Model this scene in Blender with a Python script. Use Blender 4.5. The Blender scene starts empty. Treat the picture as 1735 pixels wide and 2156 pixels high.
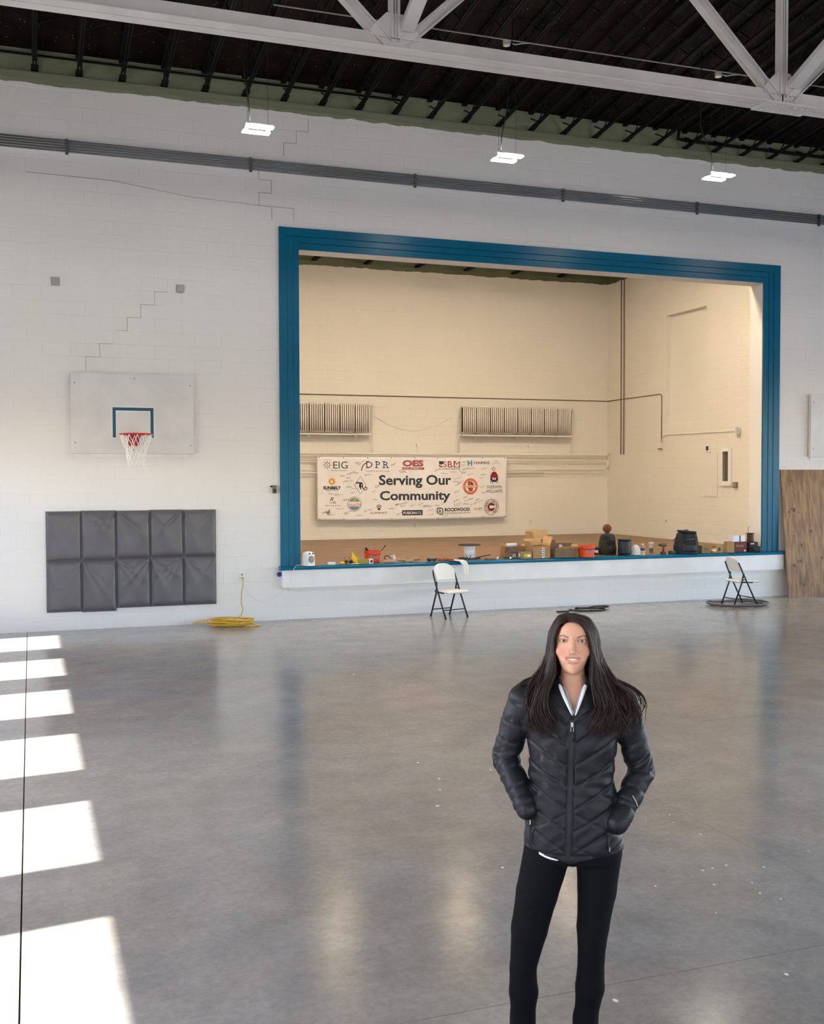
import bpy, bmesh, math, random
import numpy as np
from mathutils import Vector, Matrix
random.seed(7)
sc = bpy.context.scene
col = sc.collection
PI = math.pi

# ---------------------------------------------------------------- camera
FPX, YAW, PITCH, ROLL = 2238.77, .34437, -.032183, -.002659
CAM = Vector((0, 0, 2.2))
_cy, _sy, _cp, _sp = math.cos(YAW), math.sin(YAW), math.cos(PITCH), math.sin(PITCH)
_fw = Vector((_sy * _cp, _cy * _cp, _sp))
_rt = Vector((_cy, -_sy, 0))
_up = _rt.cross(_fw)
_r = _rt * math.cos(ROLL) + _up * math.sin(ROLL)
_u = -_rt * math.sin(ROLL) + _up * math.cos(ROLL)
cd = bpy.data.cameras.new('camera')
cd.sensor_fit = 'HORIZONTAL'
cd.sensor_width = 36
cd.lens = 36 * FPX / 1735
cd.clip_end = 300
cam = bpy.data.objects.new('camera', cd)
col.objects.link(cam)
cam.matrix_world = Matrix(((_r.x, _u.x, -_fw.x, CAM.x), (_r.y, _u.y, -_fw.y, CAM.y), (_r.z, _u.z, -_fw.z, CAM.z), (0, 0, 0, 1)))
sc.camera = cam

# ---------------------------------------------------------------- light and exposure
sc.view_settings.view_transform = 'Standard'
sc.view_settings.look = 'None'
sc.view_settings.gamma = 1
sc.view_settings.use_curve_mapping = False
sc.view_settings.exposure = 0.14
sc.cycles.use_denoising = True
sc.cycles.max_bounces = 6
sc.cycles.diffuse_bounces = 4
sc.cycles.glossy_bounces = 3
sc.cycles.adaptive_threshold = .04
sc.cycles.sample_clamp_indirect = 6
SUN_EL = math.radians(38)
wd = bpy.data.worlds.new('sky')
sc.world = wd
wd.use_nodes = True
nt = wd.node_tree
bg = nt.nodes['Background']
sky = nt.nodes.new('ShaderNodeTexSky')
sky.sky_type = 'NISHITA'
sky.sun_disc = False
sky.sun_elevation = SUN_EL
sky.sun_rotation = math.radians(-83)
sky.air_density = 1.0
sky.dust_density = .8
tint = nt.nodes.new('ShaderNodeMix')          # camera white balance
tint.data_type = 'RGBA'
tint.blend_type = 'MULTIPLY'
tint.inputs[0].default_value = 1
tint.inputs[7].default_value = (1.06, .975, 1.0, 1)
nt.links.new(sky.outputs[0], tint.inputs[6])
nt.links.new(tint.outputs[2], bg.inputs[0])
bg.inputs[1].default_value = SKY_STRENGTH = 1.9
sd = bpy.data.lights.new('sun', 'SUN')
sd.energy = 26
sd.angle = math.radians(0.6)
sd.color = (1, .94, .86)
sun = bpy.data.objects.new('sun', sd)
col.objects.link(sun)
SDIR = Vector((1, .13, -math.tan(SUN_EL) * math.hypot(1, .13))).normalized()
sun.rotation_euler = SDIR.to_track_quat('-Z', 'Y').to_euler()
sun.location = (-20, 0, 20)

# ---------------------------------------------------------------- helpers
def S(r, g, b):
    f = lambda c: (c / 255 / 12.92) if c / 255 <= .04045 else ((c / 255 + .055) / 1.055) ** 2.4
    return (f(r), f(g), f(b), 1)

def ray(x, y):
    return (x - 867.5) / FPX * _r - (y - 1078) / FPX * _u + _fw

def at(x, y, Y):            # a point of the picture on the plane Y
    d = ray(x, y)
    return CAM + d * (Y / d.y)

def onfloor(x, y, z=0):
    d = ray(x, y)
    return CAM + d * ((z - CAM.z) / d.z)

def onside(x, y, X):
    d = ray(x, y)
    return CAM + d * (X / d.x)

_mats = {}
def M(name, c, rough=.6, metal=0, var=0, scale=4, bump=0, bscale=60, c2=None, spec=.5, coat=0, emit=None, estr=0, stretch=None, trans=0, ior=1.45, alpha=1):
    if name in _mats:
        return _mats[name]
    m = bpy.data.materials.new(name)
    m.use_nodes = True
    t = m.node_tree
    b = t.nodes['Principled BSDF']
    b.inputs['Base Color'].default_value = c
    b.inputs['Roughness'].default_value = rough
    b.inputs['Metallic'].default_value = metal
    b.inputs['Specular IOR Level'].default_value = spec
    b.inputs['Coat Weight'].default_value = coat
    b.inputs['Transmission Weight'].default_value = trans
    b.inputs['IOR'].default_value = ior
    b.inputs['Alpha'].default_value = alpha
    if emit:
        b.inputs['Emission Color'].default_value = emit
        b.inputs['Emission Strength'].default_value = estr
    if var or bump or c2:
        g = t.nodes.new('ShaderNodeNewGeometry')
        src = g.outputs['Position']
        if stretch:
            mp = t.nodes.new('ShaderNodeMapping')
            mp.inputs['Scale'].default_value = stretch
            t.links.new(src, mp.inputs[0])
            src = mp.outputs[0]
        if var or c2:
            n = t.nodes.new('ShaderNodeTexNoise')
            n.inputs['Scale'].default_value = scale
            n.inputs['Detail'].default_value = 6
            t.links.new(src, n.inputs['Vector'])
            mx = t.nodes.new('ShaderNodeMix')
            mx.data_type = 'RGBA'
            d = c2 or tuple(max(0, v * (1 - var)) for v in c[:3]) + (1,)
            e = c if c2 else tuple(v * (1 + var * .5) for v in c[:3]) + (1,)
            mr = t.nodes.new('ShaderNodeMapRange')
            mr.inputs[1].default_value = .35
            mr.inputs[2].default_value = .65
            t.links.new(n.outputs[0], mr.inputs[0])
            t.links.new(mr.outputs[0], mx.inputs[0])
            mx.inputs[6].default_value = d
            mx.inputs[7].default_value = e
            t.links.new(mx.outputs[2], b.inputs['Base Color'])
        if bump:
            n2 = t.nodes.new('ShaderNodeTexNoise')
            n2.inputs['Scale'].default_value = bscale
            n2.inputs['Detail'].default_value = 4
            t.links.new(src, n2.inputs['Vector'])
            bp = t.nodes.new('ShaderNodeBump')
            bp.inputs['Strength'].default_value = min(1, bump)
            bp.inputs['Distance'].default_value = .004
            t.links.new(n2.outputs[0], bp.inputs['Height'])
            t.links.new(bp.outputs[0], b.inputs['Normal'])
    _mats[name] = m
    return m

class MB:
    """collects shapes and links them as one mesh object"""
    def __init__(s):
        s.v, s.f, s.m = [], [], []
    def add(s, vs, fs, mi=0):
        o = len(s.v)
        s.v += [tuple(p) for p in vs]
        s.f += [tuple(i + o for i in q) for q in fs]
        s.m += [mi] * len(fs)
        return s
    def box(s, c, d, rot=None, mi=0):
        x, y, z = d[0] / 2, d[1] / 2, d[2] / 2
        vs = [Vector((a * x, b * y, e * z)) for e in (-1, 1) for b in (-1, 1) for a in (-1, 1)]
        if rot is not None:
            vs = [rot @ p for p in vs]
        c = Vector(c)
        return s.add([p + c for p in vs], [(0, 2, 3, 1), (4, 5, 7, 6), (0, 1, 5, 4), (2, 6, 7, 3), (0, 4, 6, 2), (1, 3, 7, 5)], mi)
    def bb(s, a, b, mi=0):      # box by two corners
        return s.box([(a[i] + b[i]) / 2 for i in range(3)], [abs(a[i] - b[i]) for i in range(3)], None, mi)
    def bar(s, a, b, w, h, up=(0, 0, 1), mi=0):
        a, b = Vector(a), Vector(b)
        d = b - a
        y = d.normalized()
        x = y.cross(Vector(up))
        if x.length < 1e-4:
            x = Vector((1, 0, 0))
        x.normalize()
        z = x.cross(y)
        R = Matrix((x, y, z)).transposed()
        return s.box((a + b) / 2, (w, d.length, h), R, mi)
    def tube(s, path, r, n=8, closed=False, mi=0, flat=1.0, cap=True):
        P = [Vector(p) for p in path]
        k = len(P)
        rr = r if isinstance(r, (list, tuple)) else [r] * k
        T = []
        for i in range(k):
            if closed:
                t = P[(i + 1) % k] - P[i - 1]
            else:
                t = P[min(i + 1, k - 1)] - P[max(i - 1, 0)]
            T.append(t.normalized() if t.length > 1e-9 else Vector((0, 0, 1)))
        a = Vector((0, 0, 1)) if abs(T[0].z) < .9 else Vector((1, 0, 0))
        u = (a - T[0] * a.dot(T[0])).normalized()
        vs, fs = [], []
        for i in range(k):
            u = u - T[i] * u.dot(T[i])
            u = u.normalized() if u.length > 1e-9 else T[i].orthogonal().normalized()
            w = T[i].cross(u)
            for j in range(n):
                g = 2 * PI * j / n
                vs.append(P[i] + (u * math.cos(g) * flat + w * math.sin(g)) * rr[i])
        for i in range(k if closed else k - 1):
            for j in range(n):
                i2, j2 = (i + 1) % k, (j + 1) % n
                fs.append((i * n + j, i * n + j2, i2 * n + j2, i2 * n + j))
        if not closed and cap:
            fs.append(tuple(range(n))[::-1])
            fs.append(tuple(range((k - 1) * n, k * n)))
        return s.add(vs, fs, mi)
    def lathe(s, prof, n=24, c=(0, 0, 0), R=None, mi=0, a0=0, a1=2 * PI):
        c = Vector(c)
        full = abs(a1 - a0 - 2 * PI) < 1e-6
        k = n if full else n + 1
        vs, fs = [], []
        for r, z in prof:
            for j in range(k):
                g = a0 + (a1 - a0) * j / n
                p = Vector((r * math.cos(g), r * math.sin(g), z))
                vs.append((R @ p if R is not None else p) + c)
        for i in range(len(prof) - 1):
            for j in range(n):
                j2 = (j + 1) % k
                fs.append((i * k + j, i * k + j2, (i + 1) * k + j2, (i + 1) * k + j))
        if full:
            if prof[0][0] > 1e-5:
                fs.append(tuple(range(k))[::-1])
            if prof[-1][0] > 1e-5:
                fs.append(tuple(range((len(prof) - 1) * k, len(prof) * k)))
        return s.add(vs, fs, mi)
    def prism(s, pts, a, b, axis='y', mi=0):     # outline in the plane across axis, from a to b
        def P(q, h):
            return {'y': (q[0], h, q[1]), 'z': (q[0], q[1], h), 'x': (h, q[0], q[1])}[axis]
        n = len(pts)
        vs = [P(q, a) for q in pts] + [P(q, b) for q in pts]
        fs = [tuple(range(n)), tuple(range(2 * n - 1, n - 1, -1))] + [(i, i + n, (i + 1) % n + n, (i + 1) % n) for i in range(n)]
        return s.add(vs, fs, mi)
    def grid(s, fn, nu, nv, mi=0):
        vs = [fn(i / nu, j / nv) for j in range(nv + 1) for i in range(nu + 1)]
        fs = [(j * (nu + 1) + i, j * (nu + 1) + i + 1, (j + 1) * (nu + 1) + i + 1, (j + 1) * (nu + 1) + i) for j in range(nv) for i in range(nu)]
        return s.add(vs, fs, mi)
    def mesh(s, name, mats, smooth=False, fix=True):
        me = bpy.data.meshes.new(name)
        me.from_pydata([tuple(p) for p in s.v], [], s.f)
        for m in (mats if isinstance(mats, (list, tuple)) else [mats]):
            me.materials.append(m)
        if any(s.m):
            me.polygons.foreach_set('material_index', s.m)
        if fix:
            bm = bmesh.new()
            bm.from_mesh(me)
            bmesh.ops.recalc_face_normals(bm, faces=bm.faces)
            bm.to_mesh(me)
            bm.free()
        if smooth:
            me.polygons.foreach_set('use_smooth', [True] * len(me.polygons))
            if smooth is not True:
                me.set_sharp_from_angle(angle=math.radians(smooth))
        me.update()
        return me
    def build(s, name, mats, parent=None, smooth=False, bevel=0, world=True, fix=True, seg=2):
        if parent is not None and world and parent.type == 'EMPTY':
            Mi = (Matrix.Translation(parent.location) @ parent.rotation_euler.to_matrix().to_4x4()).inverted()
            s.v = [tuple(Mi @ Vector(p)) for p in s.v]
        o = bpy.data.objects.new(name, s.mesh(name, mats, smooth, fix))
        col.objects.link(o)
        o.parent = parent
        if bevel:
            md = o.modifiers.new('edge', 'BEVEL')
            md.width = bevel
            md.segments = seg
            md.limit_method = 'ANGLE'
            md.angle_limit = math.radians(40)
            md.harden_normals = False
        return o

def tag(o, label, cat, group=None):
    o['label'] = label
    o['category'] = cat
    if group:
        o['group'] = group
    return o

def thing(name, label, cat, loc=(0, 0, 0), rz=0, group=None):
    o = bpy.data.objects.new(name, None)
    col.objects.link(o)
    o.empty_display_size = .1
    o.location = loc
    o.rotation_euler = (0, 0, rz)
    return tag(o, label, cat, group)

def struct(o, label=None):
    o['kind'] = 'structure'
    if label:
        o['label'] = label
    return o

def dup(o, parent=None):
    c = o.copy()
    col.objects.link(c)
    if parent is not None:
        c.parent = parent
    for ch in list(o.children):
        dup(ch, c)
    return c

def put(name, me, parent=None, loc=(0, 0, 0), rot=(0, 0, 0), scale=(1, 1, 1)):
    o = bpy.data.objects.new(name, me)
    col.objects.link(o)
    o.parent = parent
    o.location = loc
    o.rotation_euler = rot
    o.scale = scale
    return o

def smooth_path(P, n=3):
    out = []
    for i in range(len(P) - 1):
        p0, p1, p2, p3 = P[max(i - 1, 0)], P[i], P[i + 1], P[min(i + 2, len(P) - 1)]
        for j in range(n):
            t = j / n
            out.append(.5 * ((2 * p1) + (p2 - p0) * t + (2 * p0 - 5 * p1 + 4 * p2 - p3) * t * t + (3 * p1 - p0 - 3 * p2 + p3) * t ** 3))
    out.append(P[-1])
    return out

# ---------------------------------------------------------------- materials of the shell
def wall_paint(name, c, green, zg, c2=None, bumpd=.003):
    """matt wall paint, with the old green coat left showing above height zg"""
    m = bpy.data.materials.new(name)
    m.use_nodes = True
    t = m.node_tree
    N, Lk = t.nodes, t.links.new
    b = N['Principled BSDF']
    g = N.new('ShaderNodeNewGeometry')
    n1 = N.new('ShaderNodeTexNoise'); n1.inputs['Scale'].default_value = .9; n1.inputs['Detail'].default_value = 5
    Lk(g.outputs['Position'], n1.inputs['Vector'])
    mx = N.new('ShaderNodeMix'); mx.data_type = 'RGBA'
    mx.inputs[6].default_value = tuple(v * .93 for v in c[:3]) + (1,)
    mx.inputs[7].default_value = c
    Lk(n1.outputs[0], mx.inputs[0])
    sx = N.new('ShaderNodeSeparateXYZ'); Lk(g.outputs['Position'], sx.inputs[0])
    n2 = N.new('ShaderNodeTexNoise'); n2.inputs['Scale'].default_value = 3.5; n2.inputs['Detail'].default_value = 5
    Lk(g.outputs['Position'], n2.inputs['Vector'])
    ma = N.new('ShaderNodeMath'); ma.operation = 'MULTIPLY_ADD'; ma.inputs[1].default_value = .09
    Lk(n2.outputs[0], ma.inputs[0]); Lk(sx.outputs[2], ma.inputs[2])
    mr = N.new('ShaderNodeMapRange'); mr.inputs[1].default_value = zg + .04; mr.inputs[2].default_value = zg + .05
    Lk(ma.outputs[0], mr.inputs[0])
    mg = N.new('ShaderNodeMix'); mg.data_type = 'RGBA'
    n3 = N.new('ShaderNodeTexNoise'); n3.inputs['Scale'].default_value = 2.2; n3.inputs['Detail'].default_value = 6
    Lk(g.outputs['Position'], n3.inputs['Vector'])
    gm = N.new('ShaderNodeMix'); gm.data_type = 'RGBA'
    gm.inputs[6].default_value = tuple(v * .6 for v in green[:3]) + (1,)
    gm.inputs[7].default_value = tuple(v * 1.25 for v in green[:3]) + (1,)
    Lk(n3.outputs[0], gm.inputs[0])
    Lk(mr.outputs[0], mg.inputs[0]); Lk(mx.outputs[2], mg.inputs[6]); Lk(gm.outputs[2], mg.inputs[7])
    Lk(mg.outputs[2], b.inputs['Base Color'])
    n4 = N.new('ShaderNodeTexNoise'); n4.inputs['Scale'].default_value = 14; n4.inputs['Detail'].default_value = 5
    Lk(g.outputs['Position'], n4.inputs['Vector'])
    bp = N.new('ShaderNodeBump'); bp.inputs['Strength'].default_value = .35; bp.inputs['Distance'].default_value = bumpd
    Lk(n4.outputs[0], bp.inputs['Height']); Lk(bp.outputs[0], b.inputs['Normal'])
    b.inputs['Roughness'].default_value = .62
    b.inputs['Specular IOR Level'].default_value = .35
    return m

mWall = wall_paint('white wall paint', (.80, .79, .775, 1), S(130, 136, 110), 7.80)
mStage = wall_paint('cream wall paint', (.80, .765, .70, 1), S(92, 96, 74), 6.86)
mWhite = M('white trim paint', (.80, .80, .80, 1), .45, var=.05, scale=3)
mPlain = M('plain wall paint', (.72, .71, .69, 1), .7, var=.06, scale=1.2)
mTeal = M('teal gloss paint', S(0, 96, 130), .30, var=.08, scale=2, spec=.25)
mTrussW = M('white painted steel', (.72, .70, .68, 1), .5, var=.08, scale=3)
mBlackIron = M('dark steel', S(20, 19, 19), .7, var=.3, scale=6, spec=.12)
mConduit = M('galvanised conduit', S(120, 124, 128), .38, metal=.8)
mCrack = M('grey crack line', S(122, 117, 112), .9)

def concrete():
    m = bpy.data.materials.new('polished concrete')
    m.use_nodes = True
    t = m.node_tree
    N, Lk = t.nodes, t.links.new
    b = N['Principled BSDF']
    g = N.new('ShaderNodeNewGeometry')
    def noise(sc_, det, rough=.55, dist=0):
        n = N.new('ShaderNodeTexNoise')
        n.inputs['Scale'].default_value = sc_
        n.inputs['Detail'].default_value = det
        n.inputs['Roughness'].default_value = rough
        n.inputs['Distortion'].default_value = dist
        Lk(g.outputs['Position'], n.inputs['Vector'])
        return n.outputs[0]
    def ramp(src, lo, hi, a, c):
        r = N.new('ShaderNodeMapRange')
        r.inputs[1].default_value, r.inputs[2].default_value, r.inputs[3].default_value, r.inputs[4].default_value = lo, hi, a, c
        Lk(src, r.inputs[0])
        return r.outputs[0]
    def mul(a, c):
        r = N.new('ShaderNodeMath'); r.operation = 'MULTIPLY'
        Lk(a, r.inputs[0]); Lk(c, r.inputs[1])
        return r.outputs[0]
    big = ramp(noise(.42, 3, .5, .3), .3, .7, .86, 1.12)
    mid = ramp(noise(2.6, 8, .66, .25), .25, .75, .78, 1.18)
    fin = ramp(noise(22, 9, .75, .2), .25, .75, .78, 1.18)
    v = mul(mul(big, mid), fin)
    mx = N.new('ShaderNodeMix'); mx.data_type = 'RGBA'
    mx.inputs[6].default_value = (.30, .295, .288, 1)
    mx.inputs[7].default_value = (.325, .302, .272, 1)
    Lk(ramp(noise(.8, 4, .5, 1), .4, .62, 0, 1), mx.inputs[0])
    mv = N.new('ShaderNodeVectorMath'); mv.operation = 'SCALE'
    Lk(mx.outputs[2], mv.inputs[0]); Lk(v, mv.inputs['Scale'])
    Lk(mv.outputs[0], b.inputs['Base Color'])
    Lk(ramp(noise(3.2, 7, .65, .5), .25, .75, .14, .24), b.inputs['Roughness'])
    b.inputs['Specular IOR Level'].default_value = .5
    bp = N.new('ShaderNodeBump'); bp.inputs['Strength'].default_value = .05; bp.inputs['Distance'].default_value = .002
    Lk(noise(9, 5, .6), bp.inputs['Height']); Lk(bp.outputs[0], b.inputs['Normal'])
    return m
mFloor = concrete()
mJoint = M('joint filler', S(58, 54, 52), .9)

# ---------------------------------------------------------------- shell of the hall
WY, WT = 16.158, .342            # front wall face and thickness
LX, RX, BY = -3.6, 20.2, -7.0    # left, right and rear walls
OX0, OX1, OZ0, OZ1 = 3.941, 12.58, .835, 5.72   # stage opening
SLOPE, DZ, RIDGE = .12, 8.27, 4.0               # roof deck: rises from the front wall to the ridge
roofz = lambda y: DZ + SLOPE * (WY - y) if y > RIDGE else DZ + SLOPE * (WY - RIDGE) - SLOPE * (RIDGE - y)

floor = struct(MB().bb((LX - .3, BY - .3, -.25), (RX + .3, WY + .2, -.02)).build('floor', mJoint), 'grey polished concrete floor of the hall')
gx = [LX, -.072, 4.0, 8.07, 12.14, 16.2, RX]
gy = [BY, -4.1, -.05, 3.99, 8.09, 12.1, WY]
for i in range(6):
    for j in range(6):
        w = lambda k: .008 if k == 1 else .004
        a = gx[i] + w(i) / 2; b = gx[i + 1] - w(i + 1) / 2
        c = gy[j] + .002; d = gy[j + 1] - .002
        MB().bb((a, c, -.02), (b, d, 0)).build('slab', mFloor, floor)

def block_wall(name, mat, uvw, box, holes, u0, pitch, course, keep, paint_z=0, keepbox=None):
    """blockwork on a wall face: uvw maps (along, height, out) to the world; keep(u, z) = nearness for the blocks picked out singly"""
    ua, ub, za, zb = box
    cells = []
    r = int(math.floor(za / course))
    while r * course < zb:
        z0, z1 = max(za, r * course), min(zb, (r + 1) * course)
        off = u0 + (pitch / 2 if r % 2 == 0 else 0)
        k = math.floor((ua - off) / pitch)
        while off + k * pitch < ub:
            a, b = max(ua, off + k * pitch), min(ub, off + (k + 1) * pitch)
            rects = [(a, b, z0, z1)]
            for (ha, hb, hc, hd) in holes:
                nr = []
                for (p, q, s, t) in rects:
                    if q <= ha or p >= hb or t <= hc or s >= hd:
                        nr.append((p, q, s, t)); continue
                    if p < ha: nr.append((p, ha, s, t))
                    if q > hb: nr.append((hb, q, s, t))
                    pp, qq = max(p, ha), min(q, hb)
                    if s < hc: nr.append((pp, qq, s, hc))
                    if t > hd: nr.append((pp, qq, hd, t))
                rects = nr
            for (p, q, s, t) in rects:
                if q - p > .03 and t - s > .03:
                    cells.append((p, q, s, t))
            k += 1
        r += 1
    whole = [c for c in cells if abs(c[1] - c[0] - pitch) < .002 and abs(c[3] - c[2] - course) < .002]
    if keepbox:
        whole = [c for c in whole if keepbox[0] <= c[0] and c[1] <= keepbox[1] and keepbox[2] <= c[2] and c[3] <= keepbox[3]]
    whole.sort(key=lambda c: keep((c[0] + c[1]) / 2, (c[2] + c[3]) / 2))
    single = set(whole[:300])
    gap, ch, dep = .002, .005, .0022
    def shape(mb, p, q, s, t, d):
        p, q, s, t = p + gap, q - gap, s + gap, t - gap
        o = [(p, s), (q, s), (q, t), (p, t)]
        i = [(p + ch, s + ch), (q - ch, s + ch), (q - ch, t - ch), (p + ch, t - ch)]
        vs = [uvw(a, b, 0) for a, b in o] + [uvw(a, b, d) for a, b in i]
        mb.add(vs, [(4, 5, 6, 7)] + [(k, (k + 1) % 4, (k + 1) % 4 + 4, k + 4) for k in range(4)])
    base = bpy.data.objects[name]
    mb = MB(); shape(mb, 0, pitch, 0, course, dep)
    o0 = Vector(uvw(0, 0, 0))
    mb.v = [tuple(Vector(p) - o0) for p in mb.v]
    me = mb.mesh('block', mat)
    nrm = Vector(uvw(0, 0, 1)) - o0
    rest = MB()
    rnd = random.Random(3)
    for c in cells:
        d = rnd.choice([.25, .4, .6, .8, 1.0, 1.3])
        if c in single:
            p = Vector(uvw(c[0], c[2], 0))
            s = [1 + (d - 1) * abs(n) for n in nrm]
            put('block', me, base, p, (0, 0, 0), s)
        else:
            shape(rest, c[0], c[1], c[2], c[3], dep * d)
    o = rest.build('block', mat, base, fix=True)
    o['kind'] = 'stuff'
    return base

FRAME_HOLE = (3.66, 12.91, 0.50, 6.03)
wf = MB()
wf.bb((LX, WY, -.1), (OX0, WY + WT, 9.0)).bb((OX1, WY, -.1), (RX, WY + WT, 9.0))
wf.bb((OX0, WY, OZ1), (OX1, WY + WT, 9.0)).bb((OX0, WY, -.1), (OX1, WY + WT, OZ0 - .02))
struct(wf.build('wall_front', mWall), 'white painted block wall around the stage opening')
block_wall('wall_front', mWall, lambda a, z, o: (a, WY - o, z), (-1.6, 15.6, 0, 8.27), [FRAME_HOLE], -.01, .393, .19835,
           lambda a, z: math.hypot(a, WY) + abs(z - 3) * .3, keepbox=(-.5, 13.9, 0, 7.75))
wl = bpy.data.objects['wall_front']
# stepped cracks that follow the joints
cr = lambda pts, w=.004: [MB().bar((a[0], WY - .006, a[1]), (b[0], WY - .006, b[1]), .003, w if abs(a[0] - b[0]) > abs(a[1] - b[1]) else w, (0, -1, 0)).build('crack', mCrack, wl) for a, b in zip(pts, pts[1:])]
Cz = lambda k: k * .19835
cr([(1.95, Cz(25)), (1.765, Cz(25)), (1.765, Cz(24)), (1.562, Cz(24)), (1.562, Cz(23)), (1.366, Cz(23)), (1.366, Cz(22)), (1.2, Cz(22))])
cr([(1.17, Cz(21)), (.973, Cz(21)), (.973, Cz(20)), (.78, Cz(20)), (.78, Cz(19))], .003)
cr([(4.11, Cz(39)), (4.11, Cz(38)), (3.92, Cz(38)), (3.92, Cz(37)), (3.72, Cz(37)), (3.72, Cz(36))], .005)
cr([(3.33, Cz(34.6)), (3.33, Cz(34)), (3.527, Cz(34)), (3.527, Cz(33)), (3.33, Cz(33)), (3.33, Cz(32))], .006)
cr([(.0, Cz(33)), (1.2, Cz(33) - .02), (2.3, Cz(32) + .04), (3.53, Cz(32)), (3.53, Cz(31))], .006)
cr([(3.53, Cz(32)), (3.87, Cz(32)), (3.87, Cz(31))], .005)

def wall_with_windows(name, fixed, axis, rng, ztop, wins, zs, thick):
    """a plain wall along an axis, pierced by window openings"""
    a0, a1 = rng
    mb = MB()
    def bx(p, q, s, t):
        if axis == 'y': mb.bb((fixed, p, s), (fixed + thick, q, t))
        else: mb.bb((p, fixed, s), (q, fixed + thick, t))
    bx(a0, a1, -.1, zs[0]); bx(a0, a1, zs[1], ztop)
    e = a0
    for (p, q) in sorted(wins):
        bx(e, p, zs[0], zs[1]); e = q
    bx(e, a1, zs[0], zs[1])
    return struct(mb.build(name, mPlain))
_wc = [4.85 - .51 + 2.045 * k for k in range(-5, 6)]
LW = [(c - .65, c + .65) for c in _wc if c - .65 > BY + .3]
WZ = (1.9, (.325 - LX + .21) * math.tan(SUN_EL) * math.hypot(1, .13) + .04)
wall_with_windows('wall_left', LX - .22, 'y', (BY, WY), 10.2, LW, WZ, .22)
RW = [(c - 1.25, c + 1.25) for c in (-4, -.5, 3, 6.5, 10, 13.5)]
wall_with_windows('wall_right', RX, 'y', (BY, WY), 10.2, RW, (.8, 4.2), .22)
BWN = [(c - 1.0, c + 1.0) for c in (-1.2, 2.6, 6.4, 10.2, 14, 17.8)]
wall_with_windows('wall_rear', BY - .22, 'x', (LX, RX), 10.2, BWN, (.9, 3.6), .22)
wn = 0
mFrame = M('window frame paint', (.3, .31, .32, 1), .5)
for side, wins, zz in (('l', LW, WZ), ('r', RW, (.8, 4.2)), ('b', BWN, (.9, 3.6))):
    for (p, q) in wins:
        wn += 1
        mb = MB()
        t = .04
        for (a, b, s, e) in ((p, p + t, zz[0], zz[1]), (q - t, q, zz[0], zz[1]), (p, q, zz[0], zz[0] + t), (p, q, zz[1] - t, zz[1])):
            if side == 'l': mb.bb((LX - .2, a, s), (LX - .14, b, e))
            elif side == 'r': mb.bb((RX + .1, a, s), (RX + .16, b, e))
            else: mb.bb((a, BY - .16, s), (b, BY - .1, e))
        struct(mb.build('window_%d' % wn, mFrame))
        ld = bpy.data.lights.new('daylight', 'AREA')
        ld.shape = 'RECTANGLE'
        ld.size, ld.size_y = q - p, zz[1] - zz[0]
        ld.cycles.is_portal = True
        lo = bpy.data.objects.new('daylight', ld)
        col.objects.link(lo)
        c = (p + q) / 2; zc = (zz[0] + zz[1]) / 2
        lo.location = {'l': (LX - .11, c, zc), 'r': (RX + .11, c, zc), 'b': (c, BY - .11, zc)}[side]
        d = {'l': Vector((1, 0, 0)), 'r': Vector((-1, 0, 0)), 'b': Vector((0, 1, 0))}[side]
        lo.rotation_euler = d.to_track_quat('-Z', 'Z').to_euler()
struct(MB().bb((-60, -60, -.4), (80, 80, -.3)).build('ground', M('outside ground', (.30, .29, .26, 1), .9)))

# roof deck: two slopes
mDeck = M('dark roof deck', S(27, 22, 19), .9, var=.45, scale=2.5, bump=.6, bscale=30, spec=.05)
_t = mDeck.node_tree
_g = _t.nodes.new('ShaderNodeNewGeometry')
_vo = _t.nodes.new('ShaderNodeTexVoronoi'); _vo.inputs['Scale'].default_value = 13; _vo.inputs['Randomness'].default_value = .55
_mp = _t.nodes.new('ShaderNodeMapping'); _mp.inputs['Scale'].default_value = (1, .75, .001)
_t.links.new(_g.outputs['Position'], _mp.inputs[0]); _t.links.new(_mp.outputs[0], _vo.inputs['Vector'])
_r1 = _t.nodes.new('ShaderNodeMapRange'); _r1.inputs[1].default_value = .16; _r1.inputs[2].default_value = .09
_t.links.new(_vo.outputs['Distance'], _r1.inputs[0])
_nn = _t.nodes.new('ShaderNodeTexNoise'); _nn.inputs['Scale'].default_value = 6
_t.links.new(_g.outputs['Position'], _nn.inputs['Vector'])
_r2 = _t.nodes.new('ShaderNodeMapRange'); _r2.inputs[1].default_value = .52; _r2.inputs[2].default_value = .62
_t.links.new(_nn.outputs[0], _r2.inputs[0])
_mu = _t.nodes.new('ShaderNodeMath'); _mu.operation = 'MULTIPLY'
_t.links.new(_r1.outputs[0], _mu.inputs[0]); _t.links.new(_r2.outputs[0], _mu.inputs[1])
_mm = _t.nodes.new('ShaderNodeMix'); _mm.data_type = 'RGBA'; _mm.inputs[7].default_value = S(112, 98, 84)
_bs = _t.nodes['Principled BSDF']
_lk = _bs.inputs['Base Color'].links[0].from_socket
_t.links.new(_mu.outputs[0], _mm.inputs[0]); _t.links.new(_lk, _mm.inputs[6]); _t.links.new(_mm.outputs[2], _bs.inputs['Base Color'])
ce = MB()
for (ya, yb) in ((WY + .5, RIDGE), (RIDGE, BY - .5)):
    za, zb = roofz(min(ya, 99)), roofz(yb)
    ce.add([(LX - .3, ya, za), (RX + .3, ya, za), (RX + .3, yb, zb), (LX - .3, yb, zb), (LX - .3, ya, za + .15), (RX + .3, ya, za + .15), (RX + .3, yb, zb + .15), (LX - .3, yb, zb + .15)],
           [(0, 1, 2, 3), (4, 7, 6, 5), (0, 4, 5, 1), (1, 5, 6, 2), (2, 6, 7, 3), (3, 7, 4, 0)])
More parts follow.
